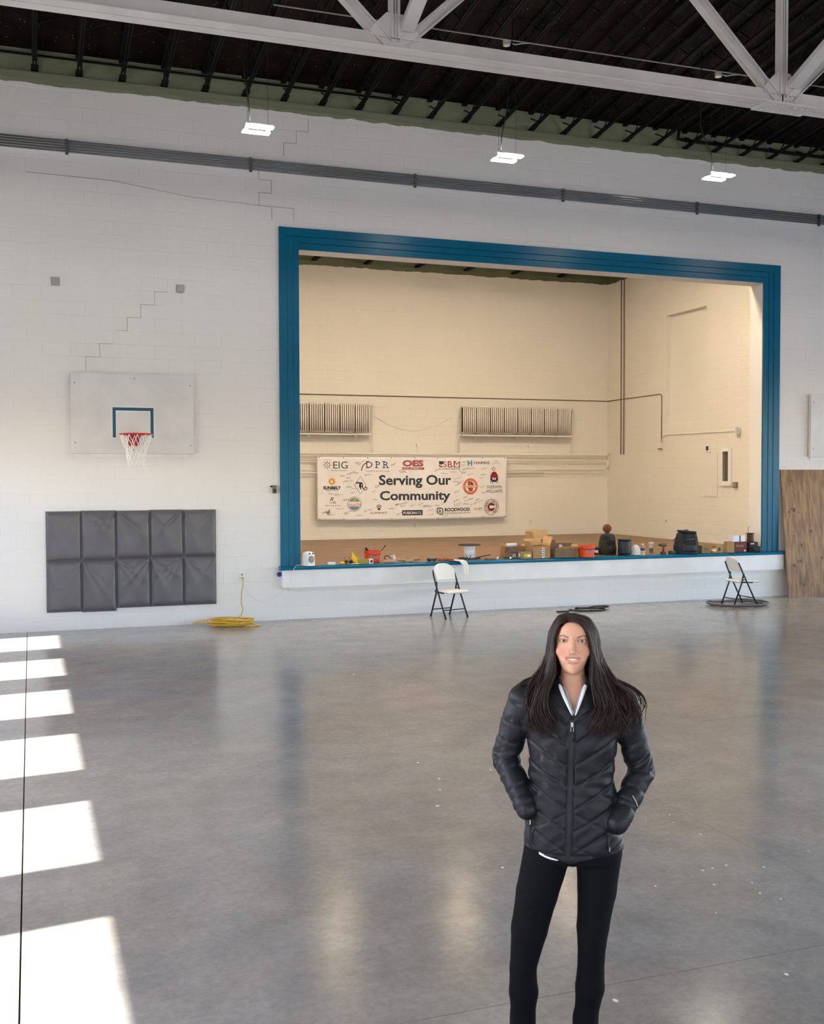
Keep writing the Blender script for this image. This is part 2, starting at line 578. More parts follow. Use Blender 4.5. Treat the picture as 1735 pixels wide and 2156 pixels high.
struct(ce.build('ceiling', mDeck), 'dark ribbed roof deck of the hall')

# ---------------------------------------------------------------- stage room
SX0, SX1, SY0, SY1, SZ = 3.2, 13.236, WY + WT, 22.8, 7.25
REC = (18.80, 20.27, 3.38, 5.75)                  # blind recess in the side wall: y0 y1 z0 z1
WIN = (18.00, 18.19, 2.115, 2.712)
struct(MB().bb((SX0, SY1, .3), (SX1 + .3, SY1 + .25, 7.4)).build('wall_stage_back', mStage), 'cream painted block wall at the back of the stage')
rw = MB()
def side_wall(holes):
    ys = sorted({SY0, SY1 + .25, *[h[0] for h in holes], *[h[1] for h in holes]})
    for a, b in zip(ys, ys[1:]):
        hs = sorted([h for h in holes if h[0] <= a and h[1] >= b], key=lambda h: h[2])
        z = .3
        for h in hs:
            rw.bb((SX1, a, z), (SX1 + .25, b, h[2])); z = h[3]
        rw.bb((SX1, a, z), (SX1 + .25, b, 7.4))
side_wall([REC, WIN])
rw.bb((SX1 + .12, REC[0], REC[2]), (SX1 + .25, REC[1], REC[3]))
struct(rw.build('wall_stage_right', mStage), 'cream painted side wall of the stage with a blind recess')
struct(MB().bb((SX0 - .25, SY0, .3), (SX0, SY1 + .25, 7.4)).build('wall_stage_left', mStage), 'cream painted side wall of the stage behind the frame')
block_wall('wall_stage_back', mStage, lambda a, z, o: (a, SY1 - o, z), (5.2, SX1, .835, 7.25), [], .1, .393, .19835, lambda a, z: abs(z - 3) + abs(a - 9.4), keepbox=(5.5, SX1, .835, 6.8))
block_wall('wall_stage_right', mStage, lambda a, z, o: (SX1 - o, a, z), (SY0, SY1, .835, 7.25), [REC, WIN], .12, .393, .19835, lambda a, z: a, keepbox=(17, SY1, .835, 6.8))
mStageFloor = M('worn brown stage boards', S(150, 118, 88), .42, c2=S(112, 84, 60), scale=2.2, stretch=(.8, 7, 1), bump=.1)
struct(MB().bb((SX0, WY + .02, .6), (SX1, SY1, OZ0)).build('floor_stage', mStageFloor), 'worn brown wooden stage floor')
struct(MB().bb((SX0 - .3, SY0, SZ), (SX1 + .3, SY1 + .3, SZ + .15)).build('ceiling_stage', mDeck), 'dark roof deck above the stage')
for (p, q) in (((SX0, SY1 - .018, OZ0), (SX1, SY1, OZ0 + .07)), ((SX1 - .018, SY0, OZ0), (SX1, SY1, OZ0 + .06))):
    struct(MB().bb(p, q).build('baseboard_back' if p[1] > 22 else 'baseboard_right', mStage))

# teal frame of the opening: three boards a side, stepped
tr = struct(bpy.data.objects.new('trim_1', None), 'teal painted board frame around the stage opening')
col.objects.link(tr)
tr.location = (8.27, WY, OZ0)
FX0, FX1, FZ1 = 3.626, 12.945, 6.051
steps = [(0, .125, .046), (.125, .218, .038), (.218, .318, .030)]
for (a, b, d) in steps:
    e = .0015
    MB().bb((FX0 + a + e, WY - d, OZ0), (FX0 + b - e, WY, FZ1 - a)).build('board', mTeal, tr, bevel=.004)
    MB().bb((FX1 - b * 1.13 + e, WY - d, OZ0), (FX1 - a * 1.13 - e, WY, FZ1 - a)).build('board', mTeal, tr, bevel=.004)
    MB().bb((FX0 + b, WY - d - .0005, FZ1 - b * 1.04 + e), (FX1 - b * 1.13, WY, FZ1 - a * 1.04 - e)).build('board', mTeal, tr, bevel=.004)
# stage edge: teal nosing, white fascia, thin mouldings below
ns = MB()
prof = [(0, .778), (.125, .778), (.148, .785), (.155, .80), (.15, .817), (.13, .832), (0, .838)]
ns.prism([(WY + .05 - .05 - p[0], p[1]) for p in prof] + [(WY + .03, .838), (WY + .03, .80)], 3.60, 13.07, 'x')
struct(ns.build('trim_2', mTeal, smooth=35), 'rounded teal nosing along the stage edge')
struct(MB().bb((3.632, WY - .115, .500), (13.01, WY, .778)).build('trim_3', mWhite, bevel=.004), 'white fascia board under the stage edge')
struct(MB().bb((3.74, WY - .06, .472), (12.92, WY, .499)).bb((3.76, WY - .03, .448), (12.90, WY, .473)).build('trim_4', mWhite, bevel=.003), 'thin white moulding below the fascia')
# ---------------------------------------------------------------- roof framing
JB, JT = 7.945, 8.255            # joist bottom and top at the front wall
def joist_mesh():
    L = 10.6
    top, bot, web = MB(), MB(), MB()
    for s in (-1, 1):
        top.box((s * .022, -L / 2, JT - JB - .02), (.034, L, .034))
        bot.box((s * .020, -L / 2 - .02, .018), (.026, L - .3, .032))
    bot.box((0, -.10, .012), (.10, .2, .016))
    n = 17
    p = L / n
    z1 = JT - JB - .03
    for i in range(n):
        web.tube([(0, -i * p - .02, z1 if i else .2), (0, -(i + .5) * p, .02), (0, -(i + 1) * p, z1)], .011, 5)
    sh = Matrix(((1, 0, 0), (0, 1, 0), (0, -SLOPE, 1)))
    for m in (top, bot, web):
        m.v = [tuple(sh @ Vector(q)) for q in m.v]
    return [('top_chord', top.mesh('top_chord', mBlackIron)), ('bottom_chord', bot.mesh('bottom_chord', mBlackIron)), ('web', web.mesh('web', mBlackIron))]
JM = joist_mesh()
JX = [.134 + .597 * k for k in range(-4, 30)]
for i, x in enumerate(JX):
    j = thing('roof_joist', 'dark open-web steel roof joist running from the block wall over the truss', 'joist', (x, WY - .02, JB), 0, 'roof joists under the dark deck')
    for n, me in JM:
        put(n, me, j)
# bridging rods between neighbouring joists, in two rows
for yy, lab in ((14.88, 'row of thin crossed bridging rods between joists close to the wall'), (13.28, 'row of thin crossed bridging rods between joists above the truss')):
    zz = JB + SLOPE * (WY - yy)
    br = thing('joist_bridging', lab, 'bridging', (JX[0], yy, zz))
    h = JT - JB - .03
    ma = MB().tube([(0, 0, .02), (.597, .02, h)], .007, 5).mesh('rod', mBlackIron)
    mb_ = MB().tube([(0, 0, h), (.597, -.02, .02)], .007, 5).mesh('rod', mBlackIron)
    for i in range(len(JX) - 1):
        put('rod', ma, br, (i * .597, 0, 0))
        put('rod', mb_, br, (i * .597, 0, 0))
# wall angle that carries the joists
tag(MB().bb((LX + .3, WY - .075, JB - .022), (RX - .3, WY - .005, JB - .010)).bb((LX + .3, WY - .018, JB - .09), (RX - .3, WY - .005, JB - .022)).build('ledger_angle', M('green steel angle', S(120, 124, 104), .35)), 'long steel angle on the green wall band under the joist ends', 'ledger')
# white truss
YT, ZT = 10.0, 6.372
tr_ = thing('roof_truss', 'white riveted steel roof truss crossing the top of the picture', 'truss', (8, YT, ZT))
for s in (-1, 1):
    MB().bb((LX, YT + s * .006, ZT - .016), (RX, YT + s * .135, ZT)).build('flange', mTrussW, tr_, bevel=.003)
    MB().bb((LX, YT + s * .004, ZT), (RX, YT + s * .020, ZT + .165)).build('chord_plate', mTrussW, tr_, bevel=.002)
ZTOP = roofz(YT) - (DZ - JB) - .02
for s in (-1, 1):
    MB().bb((LX, YT + s * .01, ZTOP - .2), (RX, YT + s * .12, ZTOP)).build('top_chord', mTrussW, tr_)
P0x, PW = 3.414, 4.603
hgt = ZTOP - .1 - (ZT + .12)
def diag(x0, x1, z0, z1, w, d=.10):
    a, b = Vector((x0, YT, z0)), Vector((x1, YT, z1))
    o = MB()
    n = Vector((-(b - a).z, 0, (b - a).x)).normalized()
    o.bar(a, b, w, .012, (0, 1, 0))
    for s in (-1, 1):
        o.bar(a + n * s * (w / 2 - .006), b + n * s * (w / 2 - .006), .012, d, (0, 1, 0))
    o.build('diagonal', mTrussW, tr_)
for k in range(-1, 4):
    xn = P0x + PW * k
    splice = (k % 2 == 1)
    run = PW / 2
    for s in (-1, 1):
        st = .07
        sl = hgt / run
        diag(xn + s * st, xn + s * run, ZT + .06, ZT + .06 + hgt, .105)
    if LX < xn < RX:
        o = MB()
        o.box((xn, YT, (ZT + .12 + ZTOP) / 2), (.012, .09, ZTOP - ZT - .12))
        for s in (-1, 1):
            o.box((xn + s * .034, YT, (ZT + .12 + ZTOP) / 2), (.026, .10, ZTOP - ZT - .12))
        o.build('vertical', mTrussW, tr_)
        w = .26
        MB().prism([(xn - w, ZT + .12), (xn + w, ZT + .12), (xn + w * .95, ZT + .20), (xn + w * .35, ZT + .36), (xn - w * .35, ZT + .36), (xn - w * .95, ZT + .20)], YT - .022, YT - .034).build('gusset', mTrussW, tr_, bevel=.002)
        # brace that rises toward the next truss
        a, b = Vector((xn + .12, YT - .05, ZT + .20)), Vector((xn + .12, YT - 4.0, ZT + 1.95))
        o = MB().bar(a, b, .14, .012)
        for s in (-1, 1):
            o.bar(a + Vector((s * .065, 0, .03)), b + Vector((s * .065, 0, .03)), .012, .06)
        o.build('sway_brace', mTrussW, tr_)
        if splice:
            MB().bb((xn - .30, YT - .145, ZT - .030), (xn + .38, YT + .145, ZT - .016)).build('splice_plate', mTrussW, tr_, bevel=.002)
            MB().bb((xn - .001, YT - .037, ZT + .02), (xn + .001, YT - .02, ZT + .16)).build('splice_joint', mBlackIron, tr_)
            rv = MB().lathe([(.017, 0), (.015, .008), (.008, .013), (0, .014)], 8)
            rme = rv.mesh('rivet', mTrussW, True)
            for r in range(7):
                for c in range(2):
                    if r == 3: continue
                    put('rivet', rme, tr_, (xn - 8 + (r - 3) * .055, -.022 - .0, .045 + c * .075), (PI / 2, 0, 0))
                    put('rivet', rme, tr_, (xn - 8 + .04 + (r - 3) * .085, -.08 + c * .16, -.030), (PI, 0, 0))
# conduits on the front wall: five pipes on straps
cz0 = 6.875
for k in range(5):
    z = cz0 + .037 * k
    tag(MB().tube([(LX + .02, WY - .045, z), (RX - .02, WY - .045, z)], .0135, 8).build('conduit', mConduit, smooth=True), 'grey steel conduit in the bundle on the white wall, %s of five' % ['lowest', 'second lowest', 'middle', 'second highest', 'highest'][k], 'conduit', 'conduit bundle on the front wall')
for k in range(-1, 8):
    x = .552 + 2.652 * k
    st = thing('conduit_strap', 'small dark strut bracket clamping the conduit bundle to the white wall', 'bracket', (x, WY, cz0), 0, 'conduit brackets')
    MB().bb((x - .02, WY - .032, cz0 - .035), (x + .02, WY, cz0 + .18)).build('channel', M('strut channel', S(86, 88, 90), .45, metal=.6), st)
    for j in range(5):
        MB().bb((x - .014, WY - .064, cz0 - .018 + .037 * j), (x + .014, WY - .030, cz0 + .018 + .037 * j)).build('clip', mConduit, st)
# pipes and wires under the roof
tag(MB().tube([(LX + .1, WY - .1, 8.16), (5.6, WY - .1, 8.16)], .018, 8).build('pipe', mBlackIron, smooth=True), 'thin black pipe along the roof edge above the joist ends', 'pipe')
pb = MB().tube([(10.66, WY - .40, 8.26), (10.66, WY - .2, 8.2), (10.66, WY - .16, 8.07), (10.8, WY - .15, 8.06), (RX - .1, WY - .15, 8.06)], .03, 8)
tag(pb.build('pipe', mBlackIron, smooth=40), 'thick black pipe along the green band at the far corner of the roof', 'pipe')
mGrey = M('light grey box', S(150, 148, 144), .5)
cy = 13.55
cz = JB + SLOPE * (WY - cy) - .02
tag(MB().tube([(3.0, cy, cz), (14.4, cy, cz)], .011, 6).build('conduit', M('painted conduit', S(118, 112, 106), .5), smooth=True), 'thin pale conduit slung under the dark joists behind the truss', 'conduit')
for x, q in ((6.3, 'above the middle light'), (9.78, 'near the riveted truss joint')):
    jb = thing('junction_box', 'small pale junction box with flexible whip under the roof ' + q, 'junction box', (x, cy, cz))
    MB().lathe([(.0, -.04), (.05, -.04), (.055, -.01), (.055, .03), (0, .03)], 12, (x, cy + .075, cz - .01)).build('body', mGrey, jb, smooth=40)
    MB().tube([(x + .05, cy + .075, cz), (x + .12, cy + .05, cz - .03), (x + .2, cy, cz - .02), (x + .32, cy, cz)], .009, 6).build('whip', mGrey, jb, smooth=True)

# ---------------------------------------------------------------- lights
mLED = M('led panel', (1, 1, 1, 1), .5, emit=(1, .90, .80, 1), estr=LED_STR if 'LED_STR' in globals() else 105)
mHouse = M('light housing', (.75, .75, .75, 1), .4)
mCable = M('black cable', S(20, 20, 22), .5)
def high_bay(x, y, z, label, group, cord=(0, 0), led=None):
    t = thing('high_bay_light', label, 'ceiling light', (x, y, z), 0, group)
    MB().bb((x - .165, y - .165, z + .012), (x - .12, y + .165, z + .03)).bb((x + .12, y - .165, z + .012), (x + .165, y + .165, z + .03)).bb((x - .16, y - .035, z + .02), (x + .16, y + .035, z + .07)).build('housing', mHouse, t, bevel=.006)
    for s in (-1, 1):
        MB().bb((x - .175, y + s * .115 - .055, z - .004), (x + .175, y + s * .115 + .055, z + .012)).build('led_panel', led or mLED, t, bevel=.006)
    zc = roofz(y) - .02 if y < WY else SZ
    for s in (-1, 1):
        MB().tube([(x + s * .13, y, z + .04), (x + s * .13, y, zc)], .0022, 4).build('hanging_wire', mCable, t)
    dx, sag = cord
    MB().tube([(x - .1, y, z + .06), (x - .1 + dx * .1, y, z + .30), (x - .1 + dx * .5 + sag, y, z + .7), (x - .1 + dx, y, zc)], .008, 6).build('power_cord', mCable, t, smooth=True)
    return t
G = 'twin-panel lights hung in front of the stage wall'
high_bay(-.68, 13.45, 6.6, 'lit twin-panel light hanging beyond the frame on the window side', G)
high_bay(2.767, 13.45, 6.6, 'lit twin-panel light hanging above the basketball hoop side of the stage', G, (-.1, -.02))
high_bay(6.228, 13.45, 6.58, 'lit twin-panel light hanging over the middle of the stage', G, (.2, .0))
high_bay(9.67, 13.45, 6.64, 'lit twin-panel light at the far right over the stage end', G, (-.2, -.12))
high_bay(13.12, 13.45, 6.6, 'lit twin-panel light hanging beyond the frame past the plywood', G)
for y in (7.0, .5):  # two more rows out of view, added to light the hall
    for x in (-.68, 2.767, 6.228, 9.67, 13.12, 16.6):
        high_bay(x, y, 6.8, 'unseen twin-panel light added over the open floor to light the hall' if y > 4 else 'unseen twin-panel light added behind the viewer to light the hall', 'added twin-panel lights over the open floor')
mLEDs = M('warm led panel', (1, 1, 1, 1), .5, emit=(1, .78, .50, 1), estr=STAGE_STR if 'STAGE_STR' in globals() else 95)
for x, q in ((5.5, 'at the hoop end'), (8.1, 'over the middle'), (10.5, 'at the far end')):
    high_bay(x, 19.6, 6.70, 'warm twin-panel light hidden above the stage ' + q, 'stage lights', led=mLEDs)
mLEDf = M('added warm led panel', (1, 1, 1, 1), .5, emit=(1, .80, .55, 1), estr=480)  # added front row, unseen, brightens the lower part of the stage wall
for x, q in ((4.8, 'at the hoop end'), (7.6, 'over the middle'), (10.4, 'at the far end')):
    high_bay(x, 17.1, 6.85, 'warm twin-panel light added unseen behind the stage header ' + q, 'stage lights', led=mLEDf)
# dark joists over the stage
sj = [('top_chord', MB().bb((-.05, SY0 - 18.98, SZ - .06), (.05, SY1 - 19.02, SZ - .004)).mesh('top_chord', mBlackIron)), ('bottom_chord', MB().bb((-.05, SY0 - 18.98, SZ - .30), (.05, SY1 - 19.02, SZ - .26)).mesh('bottom_chord', mBlackIron))]
for k in range(7):
    j = thing('stage_joist', 'dark roof joist above the stage behind the teal header', 'joist', (4.7 + 1.2 * k, 19, 0), 0, 'joists above the stage')
    for n, me in sj:
        put(n, me, j)
# ---------------------------------------------------------------- lettering
def glyphs(s, bold=0, shear=0, space=1.0):
    cu = bpy.data.curves.new('txt', 'FONT')
    cu.body = s
    cu.size = 1
    cu.offset = bold
    cu.shear = shear
    cu.space_character = space
    cu.resolution_u = 3
    o = bpy.data.objects.new('txt', cu)
    col.objects.link(o)
    dg = bpy.context.evaluated_depsgraph_get()
    dg.update()
    me = bpy.data.meshes.new_from_object(o.evaluated_get(dg))
    vs = [v.co.copy() for v in me.vertices]
    fs = [tuple(p.vertices) for p in me.polygons]
    bpy.data.objects.remove(o)
    bpy.data.curves.remove(cu)
    bpy.data.meshes.remove(me)
    return vs, fs

class Print:
    """flat print in a (u, v) plane, later laid on a surface"""
    def __init__(s, surf):
        s.surf = surf
    def emit(s, vs, fs, mat, parent, name='print', lift=.003):
        bm = bmesh.new()
        bv = [bm.verts.new((v[0], v[1], 0)) for v in vs]
        for q in fs:
            try: bm.faces.new([bv[i] for i in q])
            except ValueError: pass
        bmesh.ops.triangulate(bm, faces=bm.faces)
        for _ in range(3):
            long_ = [e for e in bm.edges if e.calc_length() > .07]
            if not long_: break
            bmesh.ops.subdivide_edges(bm, edges=long_, cuts=1)
            bmesh.ops.triangulate(bm, faces=bm.faces)
        bm.verts.index_update()
        mb = MB()
        mb.add([s.surf(v.co.x, v.co.y, lift) for v in bm.verts], [tuple(v.index for v in q.verts) for q in bm.faces])
        bm.free()
        return mb.build(name, mat, parent, fix=False)
    def text(s, t, u0, u1, v0, v1, mat, parent, bold=0, shear=0, space=1.0, lift=.003, name='lettering', cap=True, ang=0):
        vs, fs = glyphs(t, bold, shear, space)
        xs = [v.x for v in vs]; ys = [v.y for v in vs]
        a, b = min(xs), max(xs)
        c, d = (min(0, 0), max(ys)) if cap else (min(ys), max(ys))
        if cap:
            c, d = 0.0, .70 if max(ys) < .9 else max(ys)
        out = [((u0 + (v.x - a) / (b - a) * (u1 - u0)), v0 + (v.y - c) / (d - c) * (v1 - v0)) for v in vs]
        if ang:
            cu, cv = (u0 + u1) / 2, (v0 + v1) / 2
            ca, sa = math.cos(ang), math.sin(ang)
            out = [(cu + (u - cu) * ca - (v - cv) * sa, cv + (u - cu) * sa + (v - cv) * ca) for u, v in out]
        return s.emit(out, fs, mat, parent, name, lift)
    def poly(s, pts, mat, parent, lift=.003, name='emblem'):
        return s.emit(pts, [tuple(range(len(pts)))], mat, parent, name, lift)
    def ring(s, cu, cv, r0, r1, mat, parent, n=40, a0=0, a1=2 * PI, lift=.003, name='emblem', sv=1):
        vs = []
        for k in range(n + 1):
            g = a0 + (a1 - a0) * k / n
            vs += [(cu + r0 * math.cos(g), cv + sv * r0 * math.sin(g)), (cu + r1 * math.cos(g), cv + sv * r1 * math.sin(g))]
        return s.emit(vs, [(2 * k, 2 * k + 1, 2 * k + 3, 2 * k + 2) for k in range(n)], mat, parent, name, lift)
    def disc(s, cu, cv, r, mat, parent, lift=.003, name='emblem', sv=1):
        return s.poly([(cu + r * math.cos(2 * PI * k / 32), cv + sv * r * math.sin(2 * PI * k / 32)) for k in range(32)], mat, parent, lift, name)
    def stroke(s, pts, w, mat, parent, lift=.003, name='emblem'):
        vs, fs = s.ribbon(pts, w)
        return s.emit(vs, fs, mat, parent, name, lift)
    def ribbon(s, pts, w):
        vs, fs = [], []
        for i, p in enumerate(pts):
            a, b = pts[max(0, i - 1)], pts[min(len(pts) - 1, i + 1)]
            d = math.hypot(b[0] - a[0], b[1] - a[1]) or 1
            nx, ny = -(b[1] - a[1]) / d * w / 2, (b[0] - a[0]) / d * w / 2
            vs += [(p[0] + nx, p[1] + ny), (p[0] - nx, p[1] - ny)]
            if i:
                k = 2 * i
                fs.append((k - 2, k - 1, k + 1, k))
        return vs, fs
    def arc_text(s, t, cu, cv, r, h, a_mid, mat, parent, bold=.01, out=True, step=None):
        n = len(t)
        st = step or h * .95 / r
        vv, ff = [], []
        for k, ch in enumerate(t):
            if ch == ' ': continue
            g = a_mid - (k - (n - 1) / 2) * st if out else a_mid + (k - (n - 1) / 2) * st
            vs, fs = glyphs(ch, bold)
            w = max(v.x for v in vs) - min(v.x for v in vs)
            m = (max(v.x for v in vs) + min(v.x for v in vs)) / 2
            rot = g - PI / 2 if out else g + PI / 2
            c, sn = math.cos(rot), math.sin(rot)
            o = len(vv)
            for v in vs:
                x, y = (v.x - m) * h / .7, (v.y - .35) * h / .7
                vv.append((cu + r * math.cos(g) + x * c - y * sn, cv + r * math.sin(g) + x * sn + y * c))
            ff += [tuple(i + o for i in q) for q in fs]
        return s.emit(vv, ff, mat, parent, 'lettering')

# ---------------------------------------------------------------- banner
BYp = 22.62
bTL, bTR, bBL, bBR = at(668, 962, BYp), at(1067, 963, BYp), at(670, 1097, BYp), at(1067, 1088, BYp)
bx0, bx1, bz0, bz1 = bTL.x, bTR.x, (bBL.z + bBR.z) / 2, (bTL.z + bTR.z) / 2
def wrinkle(x, z):
    a = (x - bx0) / (bx1 - bx0); b = (bz1 - z) / (bz1 - bz0)
    y = .010 * math.sin(a * 23 + 3 * b) * (1 - b) ** 2 + .007 * math.sin(a * 47 - 5 * b + 1) * (1 - b) + .012 * math.sin(5 * a + 2 * b)
    y += .014 * math.exp(-((a - .33 - .12 * b) / .025) ** 2) * (1 - b) - .010 * math.exp(-((a - .06 - .1 * b) / .02) ** 2)
    y += .008 * math.sin(31 * (a + .35 * b)) * b ** 3 + .012 * math.exp(-((a - .80 + .3 * b) / .03) ** 2)
    return BYp + y + .02
bn = thing('banner', 'white vinyl banner with sponsor logos hung on the back wall of the stage', 'banner', ((bx0 + bx1) / 2, BYp, bz0))
mVinyl = M('banner vinyl', (.86, .84, .85, 1), .42, var=.03, scale=4)
MB().grid(lambda a, b: (bx0 + a * (bx1 - bx0), wrinkle(bx0 + a * (bx1 - bx0), bz0 + b * (bz1 - bz0)), bz0 + b * (bz1 - bz0) - .02 * math.sin(PI * a) * (1 - b)), 120, 30).build('sheet', mVinyl, bn, smooth=True)
sol = bn.children[0].modifiers.new('t', 'SOLIDIFY'); sol.thickness = .002; sol.offset = 1
pr = Print(lambda u, v, l: (u, wrinkle(u, v) - l, v - .02 * math.sin(PI * (u - bx0) / (bx1 - bx0)) * (bz1 - v) / (bz1 - bz0)))
def z6(x, y): p = at(640 + x * .13833, 950 + y * .13833, BYp); return p.x, p.z
def z7(x, y): p = at(860 + x * .13833, 950 + y * .13833, BYp); return p.x, p.z
K = z6(1, 0)[0] - z6(0, 0)[0]
ink = lambda n, c: M('ink ' + n, c, .5)
cNavy, cBlk, cRed, cGrn, cGold, cOr, cDk = ink('navy', S(30, 34, 70)), ink('black', S(22, 22, 24)), ink('dark red', S(140, 26, 34)), ink('green', S(38, 62, 50)), ink('gold', S(226, 172, 46)), ink('orange', S(206, 92, 44)), ink('slate', S(38, 52, 64))
cGrey, cSage, cMist, cBlue, cWht = ink('grey', S(120, 116, 112)), ink('sage', S(140, 150, 108)), ink('mist', S(120, 140, 158)), ink('pale blue', S(110, 140, 180)), ink('white', (.85, .83, .80, 1))
def T(t, f, x0, x1, ytop, ybase, mat, f1=None, **kw):
    a = f(x0, ybase); b = (f1 or f)(x1, ytop)
    zt = f(x0, ytop)[1]
    return pr.text(t, a[0], b[0], a[1], zt, mat, bn, **kw)
def serif(f, x0, x1, y, mat):
    a, b = f(x0, y), f(x1, y)
    pr.stroke([a, b], .016, mat, bn)
T('Serving Our', z6, 1150, 655, 362, 505, cDk, z7, bold=.028)
T('Community', z6, 1160, 640, 603, 735, cDk, z7, bold=.028)
T('EIG', z6, 450, 670, 155, 263, cGrn)
T('Electrical Systems', z6, 420, 665, 283, 300, cGrey, bold=.01)
c = z6(360, 210)
for k in range(8):
    g = k * PI / 4
    for r0, r1, w in ((.07, .13, .03), (.145, .19, .018)):
        r0, r1 = r0 * K * 360, r1 * K * 360
        d, n = Vector((math.cos(g), math.sin(g))), Vector((-math.sin(g), math.cos(g)))
        m = (r0 + r1) / 2
        pr.poly([tuple(Vector(c) + d * r0), tuple(Vector(c) + d * m + n * w * K * 360), tuple(Vector(c) + d * r1), tuple(Vector(c) + d * m - n * w * K * 360)], cGrn, bn)
pr.disc(c[0], c[1], .012, cGrn, bn)
T('DPR', z6, 955, 1297, 155, 250, cNavy, space=1.5)
for a, b, y in ((950, 1000, 250), (1090, 1140, 250), (1200, 1250, 250), (950, 1000, 156), (1090, 1130, 156), (1200, 1240, 156), (1262, 1300, 250)): serif(z6, a, b, y, cNavy)
T('CONSTRUCTION', z6, 950, 1302, 292, 310, cNavy, space=1.6, bold=.015)
pr.stroke([z6(880, 292), z6(888, 250), z6(905, 215), z6(930, 190), z6(960, 178)], .022, ink('rust', S(110, 50, 44)), bn)
T('SUNBELT', z6, 300, 562, 535, 578, cBlk, bold=.05)
T('RENTALS', z6, 340, 525, 584, 600, cBlk, bold=.03, space=1.4)
c = z6(430, 462)
for k in range(10):
    g = 2 * PI * k / 10
    r = K * 56
    pr.poly([(c[0] + r * .6 * math.cos(g - .3), c[1] + r * .6 * math.sin(g - .3)), (c[0] + r * 1.05 * math.cos(g - .12), c[1] + r * 1.05 * math.sin(g - .12)), (c[0] + r * .95 * math.cos(g + .2), c[1] + r * .95 * math.sin(g + .2)), (c[0] + r * .6 * math.cos(g + .35), c[1] + r * .6 * math.sin(g + .35))], cGold, bn)
pr.ring(c[0], c[1], K * 18, K * 40, cGold, bn)
c = z6(865, 515)
dh, dv = K * 92, K * 132
pr.stroke([(c[0] - dh, c[1]), (c[0], c[1] + dv), (c[0] + dh, c[1]), (c[0], c[1] - dv), (c[0] - dh, c[1])], .010, cBlk, bn)
T('T', z6, 815, 895, 470, 550, cBlk, bold=.02)
T('R', z6, 862, 925, 485, 575, cBlk, bold=.02)
pr.stroke([z6(915, 560), z6(935, 590), z6(960, 580), z6(965, 550), z6(945, 540), z6(935, 555)], .02, cBlk, bn)
pr.stroke([z6(820, 500), z6(805, 485), z6(815, 468), z6(840, 470)], .016, cBlk, bn)
T('R', z6, 400, 455, 700, 760, cBlk, shear=.3)
pr.stroke([z6(395, 775), z6(420, 790), z6(450, 780), z6(480, 765), z6(495, 775), z6(480, 792), z6(450, 790)], .010, cBlk, bn)
T('ROSENDIN', z6, 330, 552, 818, 838, cGrey, space=1.5, bold=.015)
pr.stroke([z6(345, 915), z6(360, 965), z6(395, 885)], .02, cRed, bn)
pr.stroke([z6(400, 915), z6(378, 930), z6(375, 960), z6(400, 975)], .014, cRed, bn)
c = z6(772, 800)
r = K * 112
pr.ring(c[0], c[1], r * .93, r, cGrey, bn)
pr.poly([(c[0] + r * .84 * math.cos(g), c[1] + r * .84 * math.sin(g)) for g in [PI * .12 + k * PI * .76 / 16 for k in range(17)]], cSage, bn)
pr.stroke([(c[0] - r * .15, c[1] + r * .34), (c[0] + r * .25, c[1] + r * .74)], .008, cWht, bn, lift=.005)
pr.poly([(c[0] + r * .84 * math.cos(g), c[1] + r * .84 * math.sin(g)) for g in [-PI * .12 - k * PI * .76 / 16 for k in range(17)]][::-1], cMist, bn)
T('GALLATIN', z6, 675, 868, 790, 828, ink('brick', S(170, 84, 70)), bold=.01)
c = z6(1145, 848)
pr.ring(c[0], c[1], K * 34, K * 44, cRed, bn, a0=.2, a1=PI - .2)
pr.poly([(c[0] - K * 40, c[1] - K * 8), (c[0], c[1] + K * 26), (c[0] + K * 40, c[1] - K * 8), (c[0] + K * 28, c[1] - K * 10), (c[0], c[1] + K * 10), (c[0] - K * 28, c[1] - K * 10)], cBlk, bn)
pr.poly([(c[0] - K * 30, c[1] - K * 28), (c[0], c[1]), (c[0] + K * 30, c[1] - K * 28), (c[0], c[1] - K * 42)], cBlk, bn)
T('SUMMIT', z6, 1008, 1272, 915, 947, cRed)
T('OES', z6, 1505, 235, 142, 222, cRed, z7, bold=.05)
T('OES', z6, 1512, 228, 150, 214, ink('rose', S(206, 120, 112)), z7, bold=-.01, lift=.006)
p0, p1 = z6(1503, 278), z7(243, 243)
pr.poly([(p0[0], p0[1]), (p1[0], p0[1]), (p1[0], p1[1]), (p0[0], p1[1])], cRed, bn)
T('EQUIPMENT', z6, 1520, 228, 250, 271, cWht, z7, bold=.02, lift=.006)
T('SRM', z7, 528, 785, 152, 238, cRed)
for a, b, y in ((610, 660, 238), (690, 735, 238), (745, 788, 238), (690, 730, 154), (610, 640, 154)): serif(z7, a, b, y, cRed)
T('CONCRETE', z7, 465, 790, 255, 276, cDk, bold=.02, space=1.25)
p = [z7(468, 152), z7(535, 152), z7(535, 185), z7(505, 205), z7(470, 190)]
pr.poly(p[::-1], cNavy, bn)
pr.stroke([z7(468, 205), z7(490, 232), z7(520, 230)], .03, cRed, bn)
for a in (915, 965): pr.stroke([z7(a, 140), z7(a, 222)], .035, cBlue, bn)
pr.stroke([z7(915, 182), z7(965, 178)], .03, cBlue, bn)
T('HARRIS', z7, 1002, 1237, 155, 195, cDk, bold=.012)
c = z7(945, 532); r = K * 125
pr.ring(c[0], c[1], r * .70, r, cOr, bn)
pr.ring(c[0], c[1], r * .80, r * .86, ink('peach', S(236, 168, 132)), bn, lift=.006, a0=.25, a1=PI - .25)
pr.ring(c[0], c[1], r * .80, r * .86, ink('peach', S(236, 168, 132)), bn, lift=.006, a0=PI + .25, a1=2 * PI - .25)
cBn = ink('brown', S(120, 62, 40))
